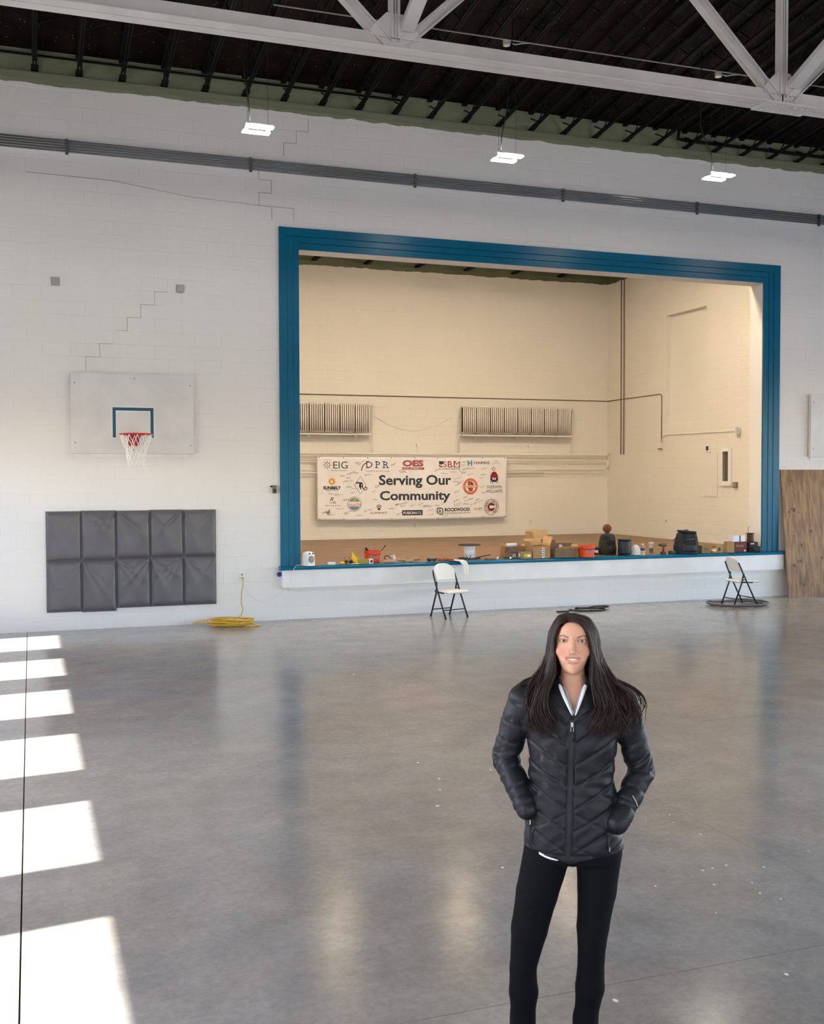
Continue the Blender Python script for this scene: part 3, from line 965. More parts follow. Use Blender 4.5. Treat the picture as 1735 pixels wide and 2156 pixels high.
pr.poly([z7(905, 515), z7(1000, 515), z7(985, 480), z7(960, 458), z7(905, 458)], cBn, bn)
pr.poly([z7(915, 605), z7(975, 605), z7(985, 550), z7(890, 550), z7(925, 580)], cBn, bn)
pr.poly([z7(920, 505), z7(960, 505), z7(955, 475), z7(920, 472)], cOr, bn, lift=.006)
pr.poly([z7(935, 595), z7(965, 595), z7(970, 560), z7(935, 560)], cOr, bn, lift=.006)
pr.poly([z7(818, 545), z7(1070, 545), z7(1070, 520), z7(818, 520)], ink('peach', S(236, 168, 132)), bn, lift=.007)
c = z7(1305, 400)
pr.poly([z7(1245, 420), z7(1368, 420), z7(1362, 370), z7(1340, 325), z7(1320, 310), z7(1290, 310), z7(1268, 330), z7(1250, 370)], cRed, bn)
pr.poly([z7(1300, 470), z7(1330, 465), z7(1362, 440), z7(1368, 418), z7(1245, 418), z7(1252, 445), z7(1280, 465)], cNavy, bn)
for x, y in ((1255, 485), (1280, 497), (1340, 482), (1360, 490)): pr.stroke([z7(x, 440), z7(x, y)], .014, cNavy, bn)
pr.stroke([z7(1272, 272), z7(1300, 238), z7(1326, 262), z7(1300, 296), z7(1272, 272)], .014, cRed, bn)
for a, b in ((1280, 1300), (1310, 1330)): pr.poly([z7(a, 435), z7(b, 435), z7(b - 4, 400), z7(a, 400)], cWht, bn, lift=.006)
T('SHERWIN', z7, 1192, 1425, 518, 568, cNavy, shear=.25)
T('WILLIAMS.', z7, 1186, 1437, 583, 630, cNavy, shear=.25)
c = z7(1267, 845); r = K * 128
cMar = ink('maroon', S(112, 28, 34))
pr.ring(c[0], c[1], r * .95, r, cMar, bn)
pr.disc(c[0], c[1], r * .52, cMar, bn)
pr.poly([z7(1235, 868), z7(1290, 868), z7(1290, 822), z7(1235, 822)], cWht, bn, lift=.006)
pr.poly([z7(1290, 858), z7(1330, 868), z7(1330, 815), z7(1290, 832)], cWht, bn, lift=.006)
pr.arc_text('CHERRY COATINGS', c[0], c[1], r * .74, .055, PI / 2, cMar, bn, step=.26)
pr.arc_text('EST. 1968', c[0], c[1], r * .74, .055, -PI / 2, cMar, bn, out=False, step=.24)
T('ROCKWOOD', z7, 555, 940, 857, 905, cBlk, bold=.04)
T('SUSTAINABLE SOLUTIONS', z7, 552, 940, 925, 944, cGrey, bold=.02)
pr.stroke([z7(440, 860), z7(440, 930), z7(480, 945), z7(522, 945), z7(522, 870), z7(500, 857), z7(440, 858)], .022, cBlk, bn)
T('R', z7, 465, 505, 880, 925, cBlk, bold=.03)
pr.stroke([z7(455, 940), z7(490, 952), z7(524, 952)], .016, ink('lime', S(170, 180, 60)), bn)
p0, p1 = z6(1497, 966), z7(220, 884)
pr.poly([(p0[0], p0[1]), (p1[0], p0[1]), (p1[0], p1[1]), (p0[0], p1[1])], cBlk, bn)
T('FUSION', z6, 1515, 105, 908, 948, cWht, z7, bold=.03, lift=.006)
T('SITE', z7, 112, 200, 908, 948, cWht, lift=.006)
# signatures in marker pen
rs = random.Random(21)
occ = [(280, 680, 130, 310), (870, 1310, 140, 320), (1490, 1980, 120, 290), (2050, 2390, 130, 290), (2490, 2840, 130, 230), (290, 580, 400, 610), (770, 975, 380, 655), (1140, 2250, 350, 775), (2400, 2670, 380, 680), (2770, 3040, 230, 640), (2730, 2990, 700, 985), (2020, 2540, 840, 955), (1490, 1820, 870, 975), (1000, 1280, 790, 980), (655, 890, 680, 920), (320, 560, 690, 850)]
sv, sf = [], []
made = 0
while made < 88:
    x, y = rs.uniform(250, 2950), rs.uniform(150, 980)
    if any(a - 40 < x < b + 10 and e - 15 < y < d + 15 for a, b, e, d in occ):
        continue
    made += 1
    L, tilt = rs.uniform(50, 120), rs.uniform(-.5, .15)
    pts = []
    ph = rs.uniform(0, 6)
    n = 14
    for i in range(n):
        q = i / (n - 1)
        w = 14 * math.sin(q * rs.uniform(18, 22) + ph) * (1 - .5 * q) + rs.uniform(-4, 4)
        pts.append(z6(x + L * q + 5 * math.sin(q * 26), y + L * q * tilt + w))
    v, f_ = pr.ribbon(pts, rs.choice([.005, .006, .008]))
    o = len(sv); sv += v; sf += [tuple(i + o for i in t) for t in f_]
pr.emit(sv, sf, M('marker ink', S(112, 104, 100), .6), bn, 'signatures', .003)['kind'] = 'stuff'
gme = MB().lathe([(.008, -.001), (.012, 0), (.008, .003)], 10).mesh('grommet', mConduit)
for k in range(9):
    u = bx0 + .05 + (bx1 - bx0 - .1) * k / 8
    for v in (bz0 + .03, bz1 - .02):
        p = pr.surf(u, v, .003)
        put('grommet', gme, bn, Vector(p) - bn.location, (PI / 2, 0, 0))

# ---------------------------------------------------------------- stage wall fittings
mCream = M('cream painted metal', (.78, .74, .68, 1), .4, var=.04)
mRadGap = M('radiator gap shade', S(66, 54, 44), .8, var=.2, scale=20)  # shade of the gaps, put into the colour of webs and back plate
def radiator(x0, x1, z0, z1, label, ngroup):
    t = thing('radiator', label, 'radiator', ((x0 + x1) / 2, SY1 - .14, z0), 0, 'cast radiators on the stage wall')
    g = (x1 - x0) / ngroup
    me = MB()
    h = z1 - z0
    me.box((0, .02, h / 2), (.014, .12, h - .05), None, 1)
    for y in (-.072, .072):
        me.tube([(0, y, .025), (0, y, h * .5), (0, y, h - .025)], .0180, 8)
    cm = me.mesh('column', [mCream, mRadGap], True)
    n = 7
    MB().bb((x0 + .02, SY1 - .055, z0 + .03), (x1 - .02, SY1 - .05, z1 - .03)).build('back_plate', mRadGap, t)  # dark sheet added behind the columns in place of shade
    for k in range(ngroup):
        for i in range(n):
            x = x0 + g * k + (i + .62) * g / (n + .25)
            put('column', cm, t, (x - t.location.x, 0, 0))
        a = x0 + g * k + .02; b = x0 + g * (k + 1) - .012
        MB().tube([(a, SY1 - .14, z1 - .02), (b, SY1 - .14, z1 - .02)], .026, 8).build('header', mCream, t, smooth=True)
        MB().tube([(a, SY1 - .14, z0 + .02), (b, SY1 - .14, z0 + .02)], .026, 8).build('header', mCream, t, smooth=True)
    MB().bb((x0, SY1 - .22, z0 - .055), (x1 + .02, SY1 - .06, z0 - .02)).build('shelf', mCream, t, bevel=.006)
    for k in (.12, .5, .88):
        x = x0 + (x1 - x0) * k
        MB().bb((x - .012, SY1 - .2, z0 - .09), (x + .012, SY1 - .004, z0 - .055)).build('bracket', mCream, t)
    MB().tube([(x1 + .02, SY1 - .14, z1 - .05), (x1 + .075, SY1 - .14, z1 - .05), (x1 + .085, SY1 - .12, z1 - .08), (x1 + .085, SY1 - .10, 2.82), (x1 + .06, SY1 - .1, 2.75)], .016, 8).build('supply_pipe', mCream, t, smooth=True)
    MB().lathe([(.0, 0), (.02, 0), (.024, .03), (.01, .045), (.018, .06), (0, .065)], 10, (x1 + .085, SY1 - .14, z1 - .06)).build('valve', mCream, t, smooth=True)
    MB().tube([(x0 + .02, SY1 - .12, z0 - .02), (x0 - .05, SY1 - .12, z0 - .03), (x0 - .06, SY1 - .11, z0 - .1), (x0 - .055, SY1 - .1, 2.76)], .014, 8).build('return_pipe', mCream, t, smooth=True)
radiator(4.34, 7.12, 3.2, 3.85, 'cream radiator on the stage wall cut off by the teal frame', 8)
radiator(9.34, 12.125, 3.21, 3.845, 'cream radiator on the stage wall right of the banner top', 8)
for k, (z, xa, xb, r, lab) in enumerate(((2.735, SX0, 13.2, .024, 'highest of the cream heating pipes along the stage wall'), (2.60, SX0, 13.2, .02, 'second cream heating pipe along the stage wall, below the banner top'), (2.365, SX0, 13.2, .016, 'third cream heating pipe behind the banner'), (2.305, SX0, 11.55, .016, 'short lowest cream heating pipe ending right of the banner'))):
    pts = [(xa + .02, SY1 - .1, z), (xb - .1, SY1 - .1, z)]
    if k == 0: pts += [(13.12, SY1 - .1, z), (13.16, SY1 - .12, z + .01), (13.17, SY1 - .16, z + .05), (13.17, SY1 - .14, z + .09)]
    if k == 1: pts += [(13.13, SY1 - .1, z), (13.17, SY1 - .13, z - .02), (13.17, SY1 - .14, z - .1), (13.15, SY1 - .1, 2.40)]
    tag(MB().tube(pts, r, 8).build('heating_pipe', mCream, smooth=True), lab, 'pipe', 'heating pipes on the stage wall')
mWire = M('taupe conduit', S(120, 104, 88), .5)
tag(MB().tube([(SX0, SY1 - .012, 4.035), (SX1 - .012, SY1 - .012, 4.045), (SX1 - .012, 20.5, 4.045), (SX1 - .012, 20.44, 4.03), (SX1 - .012, 20.42, 3.98), (SX1 - .012, 20.42, 2.95)], .012, 8).build('wall_conduit', mWire, smooth=True), 'thin conduit running along the stage walls above the radiators', 'conduit')
tag(MB().tube([(SX1 - .014, 20.40, 2.93), (SX1 - .014, 20.39, 3.05), (SX1 - .014, 20.32, 3.12), (SX1 - .014, 20.2, 3.135), (SX1 - .014, 17.8, 3.118)], .012, 8).build('wall_conduit', mCream, smooth=True), 'cream conduit below the blind recess on the stage side wall', 'conduit')
for y, q in ((22.14, 'farther'), (22.01, 'nearer')):
    tag(MB().tube([(SX1 - .02, y, 7.2), (SX1 - .02, y, 2.74)], .013, 8).build('riser_pipe', mWire, smooth=True), q + ' of two upright pipes near the stage corner', 'pipe', 'upright pipes in the stage corner')
def wbox(name, y0, y1, z0, z1, d, mat, label, cat, extra=None):
    t = thing(name, label, cat, (SX1, (y0 + y1) / 2, z0))
    MB().bb((SX1 - d, y0, z0), (SX1 - .002, y1, z1)).build('body', mat, t, bevel=.006)
    if extra: extra(t)
    return t
wbox('outlet_box', 20.36, 20.47, 2.83, 2.96, .05, mCream, 'small cream box at the end of the drop conduit on the stage side wall', 'outlet', lambda t: MB().bb((SX1 - .06, 20.37, 2.815), (SX1 - .02, 20.50, 2.84)).build('cover', mWire, t))
wbox('horn_strobe', 17.62, 17.76, 3.04, 3.17, .06, mWhite, 'white alarm box at the end of the cream conduit', 'alarm', lambda t: MB().bb((SX1 - .085, 17.63, 3.03), (SX1 - .06, 17.70, 3.19)).build('lens', M('alarm lens', S(196, 196, 200), .2), t, bevel=.008))
wbox('thermostat', 18.62, 18.76, 2.72, 2.86, .03, mWhite, 'white thermostat with dark screen above the flat access panel', 'thermostat', lambda t: MB().bb((SX1 - .033, 18.65, 2.75), (SX1 - .030, 18.74, 2.84)).build('screen', M('dark screen', S(50, 52, 56), .25), t))
wbox('access_panel', 18.375, 18.84, 1.82, 2.68, .014, mStage, 'tall cream access panel under the thermostat', 'panel', lambda t: MB().bb((SX1 - .02, 18.37, 1.795), (SX1 - .012, 18.845, 1.82)).build('lip', mStage, t))
wbox('light_switch', 19.14, 19.20, 1.98, 2.1, .012, mWhite, 'small white switch plate left of the access panel', 'switch', lambda t: MB().bb((SX1 - .02, 19.163, 2.02), (SX1 - .012, 19.177, 2.06)).build('toggle', mWhite, t))
wbox('junction_box', 17.70, 17.82, 1.98, 2.10, .05, M('olive metal box', S(134, 126, 104), .5), 'small olive junction box beside the slit window', 'junction box', lambda t: MB().bb((SX1 - .058, 17.715, 1.995), (SX1 - .05, 17.805, 2.085)).build('cover', M('olive lid', S(146, 138, 116), .5), t))
w1 = struct(bpy.data.objects.new('window_%d' % (wn + 1), None), 'narrow slit window with dark glass in the stage side wall')
col.objects.link(w1)
w1.location = (SX1, WIN[0], WIN[2])
for (a, b, s, e) in ((17.90, 18.0, 2.02, 2.78), (18.19, 18.235, 2.05, 2.78), (18.0, 18.19, 2.712, 2.78), (18.0, 18.19, 2.05, 2.115)):
    MB().bb((SX1 - .03, a, s), (SX1 + .02, b, e)).build('window_frame', mWhite, w1, bevel=.004)
MB().bb((SX1 - .05, 17.90, 2.02), (SX1 - .001, 18.28, 2.05)).build('window_sill', mWhite, w1, bevel=.004)
MB().bb((SX1 + .03, 18.0, 2.115), (SX1 + .25, 18.19, 2.712)).build('window_pane', M('dark wired glass', S(92, 84, 68), .25), w1)
def bplate(x, z, lab, y=SY1, s=(.07, .115)):
    t = thing('wall_outlet', lab, 'outlet', (x, y, z))
    MB().bb((x - s[0] / 2, y - .012, z - s[1] / 2), (x + s[0] / 2, y - .001, z + s[1] / 2)).build('plate', mWhite, t, bevel=.003)
    for d in (-.024, .024):
        MB().bb((x - .014, y - .015, z + d - .014), (x + .014, y - .012, z + d + .014)).build('socket', M('socket grey', S(150, 144, 136), .5), t)
    return t
bplate(11.167, 1.155, 'small white outlet low on the stage back wall right of the banner')
bplate(8.24, 1.115, 'small outlet on the stage back wall under the banner')
wbox('wall_outlet', 20.18, 20.26, 1.17, 1.29, .012, mWhite, 'small white outlet low on the stage side wall', 'outlet', lambda t: MB().bb((SX1 - .016, 20.2, 1.2), (SX1 - .012, 20.24, 1.26)).build('socket', M('socket grey', S(150, 144, 136), .5), t))
for x, q in ((8.302, 'above the banner'), (11.115, 'below the radiator')):
    t = thing('pipe_hook', 'small cream wall hook ' + q, 'hook', (x, SY1, 2.9))
    MB().bb((x - .02, SY1 - .05, 2.90), (x + .02, SY1 - .001, 2.97)).build('plate', mCream, t, bevel=.004)
    MB().tube([(x, SY1 - .03, 2.91), (x, SY1 - .04, 2.8), (x, SY1 - .06, 2.77)], .008, 6).build('stem', mCream, t, smooth=True)
tag(MB().tube([(7.2 + .11 * k, SY1 - .012, 3.62 - .34 * math.sin(PI * min(1, k / 18)) - .02 * k / 18) for k in range(19)], .004, 5).build('cable', mCream, smooth=True), 'thin painted cable sagging on the wall between the radiators', 'cable')

# ---------------------------------------------------------------- front wall: hoop, pads, outlets
mRimRed = M('red rim paint', S(190, 38, 46), .35)
mBoard = M('backboard paint', (.68, .68, .68, 1), .45, var=.06, scale=3)
mNet = M('net cord', (.90, .89, .88, 1), .7)
BBD = .065
def backboard(cx, label, label_rim):
    t = thing('backboard', label, 'backboard', (cx, WY, 2.56), 0, 'basketball backboards on the front wall')
    x0, x1, z0, z1 = cx - .875, cx + .875, 2.565, 3.728
    yf = WY - .02 - BBD
    MB().bb((x0, yf, z0), (x1, WY - .02, z1)).build('board', mBoard, t, bevel=.004)
    MB().bb((x0 + .05, WY - .021, z0 - .05), (x1 - .05, WY - .006, z0 + .12)).build('mounting_batten', mWhite, t)
    MB().bb((x0 + .05, WY - .021, z1 - .15), (x1 - .05, WY - .006, z1 - .02)).build('mounting_batten', mWhite, t)
    a, b, c_, d, w = cx - .295, cx + .29, 2.80, 3.238, .047
    for (p, q, r, s) in ((a, b, d - w, d), (a, a + w, c_, d - w), (b - w, b, c_, d - w)):
        MB().bb((p, yf - .002, r), (q, yf - .0004, s)).build('target_stripe', M('teal stripe', S(14, 82, 108), .4), t)
    e = .008
    for (p, q, r, s) in ((a - e, b + e, d, d + e), (a - e, a, c_, d), (b, b + e, c_, d), (a + w, b - w, d - w - e, d - w), (a + w, a + w + e, c_, d - w - e), (b - w - e, b - w, c_, d - w - e)):
        MB().bb((p, yf - .0016, r), (q, yf - .0004, s)).build('outline_stripe', mNet, t)
    for x, z in ((x0 + .06, 3.58), (cx + .02, 3.66), (x1 - .05, 3.58), (x0 + .06, 2.72), (x1 - .05, 2.69), (cx, 2.62)):
        MB().lathe([(.012, 0), (.010, .006), (0, .008)], 8, (x, yf, z), Matrix.Rotation(PI / 2, 3, 'X')).build('bolt', M('dull bolt', S(150, 148, 146), .5), t)
    # rim and net
    h = thing('basketball_hoop', label_rim, 'hoop', (cx + .005, yf, 2.70), 0, 'red hoops on the backboards')
    R, zr = .229, 2.835
    yc = yf - .15 - R - .003
    MB().tube([(cx + R * math.cos(2 * PI * k / 40), yc + R * math.sin(2 * PI * k / 40), zr) for k in range(40)], .009, 8, closed=True).build('rim', mRimRed, h, smooth=True)
    MB().bb((cx - .085, yf - .010, 2.675), (cx + .085, yf, 2.865)).build('back_plate', mRimRed, h, bevel=.003)
    MB().prism([(cx - .085, yf), (cx + .085, yf), (cx + .12, yf - .15), (cx + .09, yf - .165), (cx - .09, yf - .165), (cx - .12, yf - .15)], zr - .006, zr + .006, 'z').build('arm', mRimRed, h)
    for s in (-1, 1):
        MB().add([(cx + s * .08, yf - .01, zr), (cx + s * .08, yf - .15, zr), (cx + s * .08, yf - .01, 2.68), (cx + s * .076, yf - .01, zr), (cx + s * .076, yf - .15, zr), (cx + s * .076, yf - .01, 2.68)], [(0, 1, 2), (3, 5, 4), (0, 3, 4, 1), (1, 4, 5, 2), (2, 5, 3, 0)]).build('bracket', mRimRed, h)
    n = MB()
    N = 12
    prof = [(R, zr - .01), (R * .80, zr - .14), (R * .62, zr - .24), (R * .55, zr - .33), (R * .52, zr - .41), (R * .56, zr - .46)]
    def pt(i, k, q=0):
        g = 2 * PI * (i + q) / N
        return Vector((cx + prof[k][0] * math.cos(g), yc + prof[k][0] * math.sin(g), prof[k][1]))
    for i in range(N):
        for k in range(5):
            q = .5 * (k % 2)
            n.tube([pt(i, k, q), pt(i, k + 1, .5 - q)], .0055, 4)
            n.tube([pt(i, k, q), pt(i, k + 1, .5 - q - 1 if q == 0 else 1)], .0055, 4)
    n.build('net', mNet, h)
backboard(1.432, 'white wooden backboard with teal target square left of the stage', 'red basketball hoop with white net left of the stage')
backboard(14.49, 'white backboard cut off by the picture edge above the plywood', 'red hoop on the backboard beyond the picture edge')
# wall pads
mPad = M('grey vinyl', S(96, 93, 97), .30, var=.05, scale=5)
pw = .4875
for k in range(5):
    x0 = .195 + pw * k + .004
    x1 = x0 + pw - .0045
    zt = 1.728 + (.006 if k in (1, 3) else 0)
    zb = .268 + (.028 if k > 1 else 0) - (0.012 if k == 1 else 0)
    zm = (zt + zb) / 2 + .015
    t = thing('wall_pad', 'grey vinyl wall pad under the hoop, ' + ['outermost, farthest from the stage', 'second from the far end', 'middle one of five', 'second from the stage side', 'nearest to the stage frame'][k], 'wall pad', ((x0 + x1) / 2, WY, zb), 0, 'grey wall pads in a row')
    rr = random.Random(40 + k)
    for (a, b, nm) in ((zm, zt, 'upper_cushion'), (zb, zm - .001, 'lower_cushion')):
        ridges = [(rr.choice([0, 1]), rr.uniform(.25, 1.1), rr.uniform(.008, .016), rr.uniform(.05, .11)) for _ in range(6)]
        amp = .4 if k == 0 else 1.0
        def fn(u, v, a=a, b=b, ridges=ridges, nm=nm):
            e = min(u, 1 - u, v, 1 - v)
            y = .048 * (1 - math.exp(-e / .03))
            vv = 1 - v
            for sd, sl, am, wd in ridges:
                uu = u if sd == 0 else 1 - u
                ang = math.atan2(uu, vv * (b - a) / (x1 - x0) + 1e-6)
                y += amp * am * math.exp(-((ang - sl) / (wd * 1.6)) ** 2) * min(1, e / .05) * math.exp(-1.2 * math.hypot(uu, vv))
            return (x0 + u * (x1 - x0), WY - .006 - y, a + v * (b - a))
        m = MB().grid(fn, 40, 56)
        for p, q in (((x0, a), (x1, b)),):
            m.bb((x0 - .002, WY - .012, a - .001), (x1 + .002, WY - .004, b + .001))
        m.build(nm, mPad, t, smooth=45, fix=False)
# boxes, outlet, switch
def jbox(x, z, lab, stub=None):
    t = thing('junction_box', lab, 'junction box', (x, WY, z))
    MB().bb((x - .055, WY - .03, z - .055), (x + .055, WY - .006, z + .055)).build('body', M('bare steel box', S(146, 146, 150), .4, metal=.5), t, bevel=.004)
    MB().bb((x - .047, WY - .033, z - .047), (x + .047, WY - .030, z + .047)).build('cover', M('box cover', S(160, 160, 164), .4, metal=.4), t)
    if stub: MB().bar((x - .1, WY - .02, z + .10), (x - .065, WY - .02, z - .03), .02, .014, (0, -1, 0)).build('stub', mWhite, t)
jbox(.372, 5.025, 'square steel box with a white stub high on the wall above the hoop', True)
jbox(2.135, 5.02, 'square steel box high on the wall nearer the stage frame')
t = thing('junction_box', 'small rusty handy box beside the teal frame', 'junction box', (3.535, WY, 1.97))
MB().bb((3.505, WY - .05, 1.965), (3.565, WY - .006, 2.09)).build('body', M('worn metal', S(120, 112, 104), .6, var=.3, scale=30), t, bevel=.004)
MB().bb((3.515, WY - .053, 1.985), (3.555, WY - .05, 2.03)).build('cover', M('dark opening', S(50, 46, 44), .7), t)
MB().tube([(3.5, WY - .03, 2.075), (3.475, WY - .035, 2.07)], .012, 6).build('knockout', mBlackIron, t)
OUT = thing('wall_outlet', 'white outlet plate on the front wall where the yellow cord plugs in', 'outlet', (3.028, WY, .70))
MB().bb((2.985, WY - .018, .64), (3.065, WY - .006, .765)).build('plate', mWhite, OUT, bevel=.003)
for d in (-.024, .026):
    MB().bb((3.012, WY - .022, .702 + d - .014), (3.04, WY - .018, .702 + d + .014)).build('socket', M('socket grey', S(150, 144, 136), .5), OUT)
# yellow extension cord
mYel = M('yellow cord jacket', S(214, 170, 44), .45)
rc = random.Random(5)
path = [Vector((3.035, WY - .05, .672)), Vector((3.03, WY - .075, .60)), Vector((3.005, WY - .085, .45)), Vector((3.0, WY - .09, .30)), Vector((3.02, WY - .1, .19)), Vector((2.98, WY - .13, .12)), Vector((2.9, WY - .18, .06))]
cx, cyy = 2.78, 15.80
for k in range(12 * 14):
    g = 2 * PI * k / 14 + .35 * math.sin(k * .21)
    lo = int(k / 14)
    ra = .26 + .10 * math.sin(lo * 2.3) + (.16 if lo in (2, 6) and math.cos(g) < 0 else 0)
    rb = .10 + .07 * math.sin(lo * 1.7 + 1) + (.05 if lo in (2, 6, 9) else 0)
    ox, oy = .06 * math.sin(lo * 3.1), .05 * math.cos(lo * 2.3)
    z = .012 + .0055 * lo + .010 * (1 + math.sin(k * .9 + lo)) + (.05 * max(0, math.sin(g)) if lo in (6, 9) else 0)
    path.append(Vector((cx + ox + ra * math.cos(g) + .015 * math.sin(k * 1.3), cyy + oy + rb * math.sin(g) - .05 * math.cos(g), z)))
path += [Vector((3.12, 15.68, .016)), Vector((3.2, 15.62, .012)), Vector((3.1, 15.58, .012)), Vector((2.95, 15.56, .012))]
ec = thing('extension_cord', 'yellow extension cord plugged into the wall and piled on the floor', 'cord', (2.78, 15.8, 0))
MB().tube(smooth_path(path), .0075, 6).build('cable', mYel, ec, smooth=True)
MB().tube([(3.035, WY - .022, .676), (3.035, WY - .05, .674)], .016, 8).build('plug', mYel, ec)
# grey and black hoses on the floor
def hose(label, pts, r, c):
    return tag(MB().tube(smooth_path([Vector(p) for p in pts], 4), r, 8).build('hose', M('hose ' + label[:6], c, .5), smooth=True), label, 'hose')
hp = []
for k in range(30):
    g = 2 * PI * k / 16 + 2.2
    rr_ = .43 + .004 * k
    hp.append((11.40 + rr_ * 1.05 * math.cos(g), 15.27 + rr_ * .85 * math.sin(g), .02 + .022 * (k // 16)))
hose('grey hose loosely coiled on the floor around the chair by the plywood', hp, .017, S(92, 88, 86))
hp = [(8.05 + .04 * k, 15.47 - .004 * k, .012) for k in range(6)]
for k in range(26):
    g = 2 * PI * k / 13 + PI
    hp.append((8.62 + .012 * k + .26 * math.cos(g), 15.60 + .17 * math.sin(g) - .1 * math.sin(k * .3), .013 + .02 * (k // 13)))
hose('black cable coiled on the floor behind the person', hp, .012, S(24, 24, 26))
# plywood leaning on the wall
pl = thing('plywood_sheet', 'brown knotty plywood sheet leaning on the wall beside the stage', 'plywood', (13.6, 15.86, 0))
mPly = M('plywood face', S(158, 122, 82), .6, c2=S(112, 82, 52), scale=3.2, stretch=(6, 6, .7), bump=.25, bscale=30)
h, wdt, th = 2.345, 1.20, .018
a0 = math.asin((16.13 - 15.87) / h)
px0 = 12.985
Rp = Matrix.Rotation(-a0, 3, 'X')
tp = lambda x, d, z: Vector((px0, 15.87, 0)) + Rp @ Vector((x, d, z))
MB().add([tp(x, d, z) for z in (0, h) for d in (0, th) for x in (0, wdt)], [(0, 2, 3, 1), (4, 5, 7, 6), (0, 1, 5, 4), (2, 6, 7, 3), (0, 4, 6, 2), (1, 3, 7, 5)]).build('sheet', mPly, pl)
rk = random.Random(9)
mKnot = M('knot', S(62, 42, 28), .7)
for (x, z, s) in ((.12, 1.56, .017), (.34, 1.55, .013), (.19, 1.62, .016), (.245, 1.6, .028), (.2, 1.12, .014), (.17, .58, .02), (.26, .65, .017), (.31, .66, .018), (.34, .64, .014), (.27, .25, .016), (.35, .22, .02), (.36, .95, .022), (.22, 2.14, .014), (.6, 1.2, .02), (.8, .7, .02), (.95, 1.7, .018)):
    MB().add([tp(x + s * math.cos(g) * .8, -.0012, z + s * 1.5 * math.sin(g)) for g in [2 * PI * q / 12 for q in range(12)]], [tuple(range(12))]).build('knot', mKnot, pl, fix=False)
MB().add([tp(.175, -.001, 2.34), tp(.181, -.001, 2.34), tp(.205, -.001, 1.66), tp(.2, -.001, 1.66)], [(0, 1, 2, 3)]).build('split', mKnot, pl, fix=False)
# paint chips on the floor
chips = [(925, 1640, 9), (926, 1663, 8), (1033, 1621, 9), (921, 1697, 11), (1058, 1827, 10), (1410, 1716, 6), (1418, 1732, 6), (1475, 1757, 7), (1480, 1833, 10), (1500, 1828, 8), (1529, 1822, 10), (1504, 1863, 10), (1583, 1859, 9), (1600, 1881, 9), (1608, 1826, 8), (1644, 1893, 7), (1703, 1792, 7), (1507, 1922, 7), (1327, 1734, 10), (1360, 1727, 6), (1380, 1866, 7), (1656, 2052, 14), (1296, 2107, 20), (880, 1606, 8), (745, 1420, 7)]
for i, (x, y, s) in enumerate(chips):
    p = onfloor(x, y)
    k = p.y / FPX * s * .36
    tag(MB().prism([(p.x + k * rk.uniform(.7, 1.1) * math.cos(g), p.y + k * 1.5 * rk.uniform(.7, 1.1) * math.sin(g)) for g in (0, 1.2, 2.3, 3.3, 4.4, 5.4)], .0003, .002, 'z').build('paint_chip', mWhite), 'tiny white paint chip lying on the grey concrete floor', 'paint chip', 'white chips on the floor')
# ---------------------------------------------------------------- folding chairs
mPlas = M('white moulded plastic', (.78, .77, .74, 1), .45)
mLeg = M('charcoal steel tube', S(46, 50, 56), .4, metal=.3)
def folding_chair(label, loc, rz):
    t = thing('folding_chair', label, 'chair', loc, rz, 'white folding chairs')
    W = .215                                   # half width; faces local -y
    back = lambda z: .02 + (z - .43) * .42 if z > .43 else .02 - (.43 - z) * .50
    for s in (-1, 1):
        MB().tube([(s * W, -.205, .012), (s * W, .015, .44), (s * (W - .005), .12, .66), (s * (W - .02), .155, .74)], .0135, 8).build('front_leg', mLeg, t, smooth=True, world=False)
        MB().tube([(s * (W - .03), .225, .012), (s * (W - .03), .075, .40), (s * (W - .015), .05, .56)], .0135, 8).build('rear_leg', mLeg, t, smooth=True, world=False)
        MB().tube([(s * (W - .02), .10, .405), (s * (W - .02), -.13, .395)], .012, 6).build('seat_rail', mLeg, t, smooth=True, world=False)
        MB().tube([(s * (W - .012), .02, .46), (s * (W - .012), .085, .43)], .008, 6).build('brace', mLeg, t, world=False)
        for y in (-.205, .225):
            MB().tube([(s * (W if y < 0 else W - .03), y, 0), (s * (W if y < 0 else W - .03), y * .985, .03)], .016, 8).build('foot', M('black rubber', S(24, 24, 24), .7), t, world=False)
    MB().tube([(-W, -.145, .13), (W, -.145, .13)], .009, 6).build('stretcher', mLeg, t, smooth=True, world=False)
    MB().tube([(-W + .03, .185, .115), (W - .03, .185, .115)], .009, 6).build('stretcher', mLeg, t, smooth=True, world=False)
    def seat(u, v):
        x = (u - .5) * 2; y = (v - .5) * 2
        k = (1 - .12 * max(0, -y) ** 2 * 0)
        X = x * .20 * (1 - .06 * y)
        Y = -.055 + y * .205
        e = max(abs(x), abs(y))
        return X, Y, .435 - .016 * (1 - x * x) * (1 - y * y) - .02 * max(0, e - .93) / .07
    n = 20
    mb = MB().grid(seat, n, n)
    o = mb.build('seat', mPlas, t, smooth=True, world=False)
    sm = o.modifiers.new('t', 'SOLIDIFY'); sm.thickness = .032; sm.offset = -1
    bv = o.modifiers.new('b', 'BEVEL'); bv.width = .010; bv.segments = 2; bv.limit_method = 'ANGLE'
    def bk(u, v):
        x = (u - .5) * 2
        top = .83 - .10 * abs(x) ** 3.2
        z = .575 + v * (top - .575)
        X = x * (.185 + .018 * v)
        Y = .095 + (z - .575) * .40 - .03 * (x * x) + .012
        return X, Y, z
    o = MB().grid(bk, n, 14).build('backrest', mPlas, t, smooth=True, world=False)
    sm = o.modifiers.new('t', 'SOLIDIFY'); sm.thickness = .026; sm.offset = 1
    bv = o.modifiers.new('b', 'BEVEL'); bv.width = .010; bv.segments = 2; bv.limit_method = 'ANGLE'
    return t
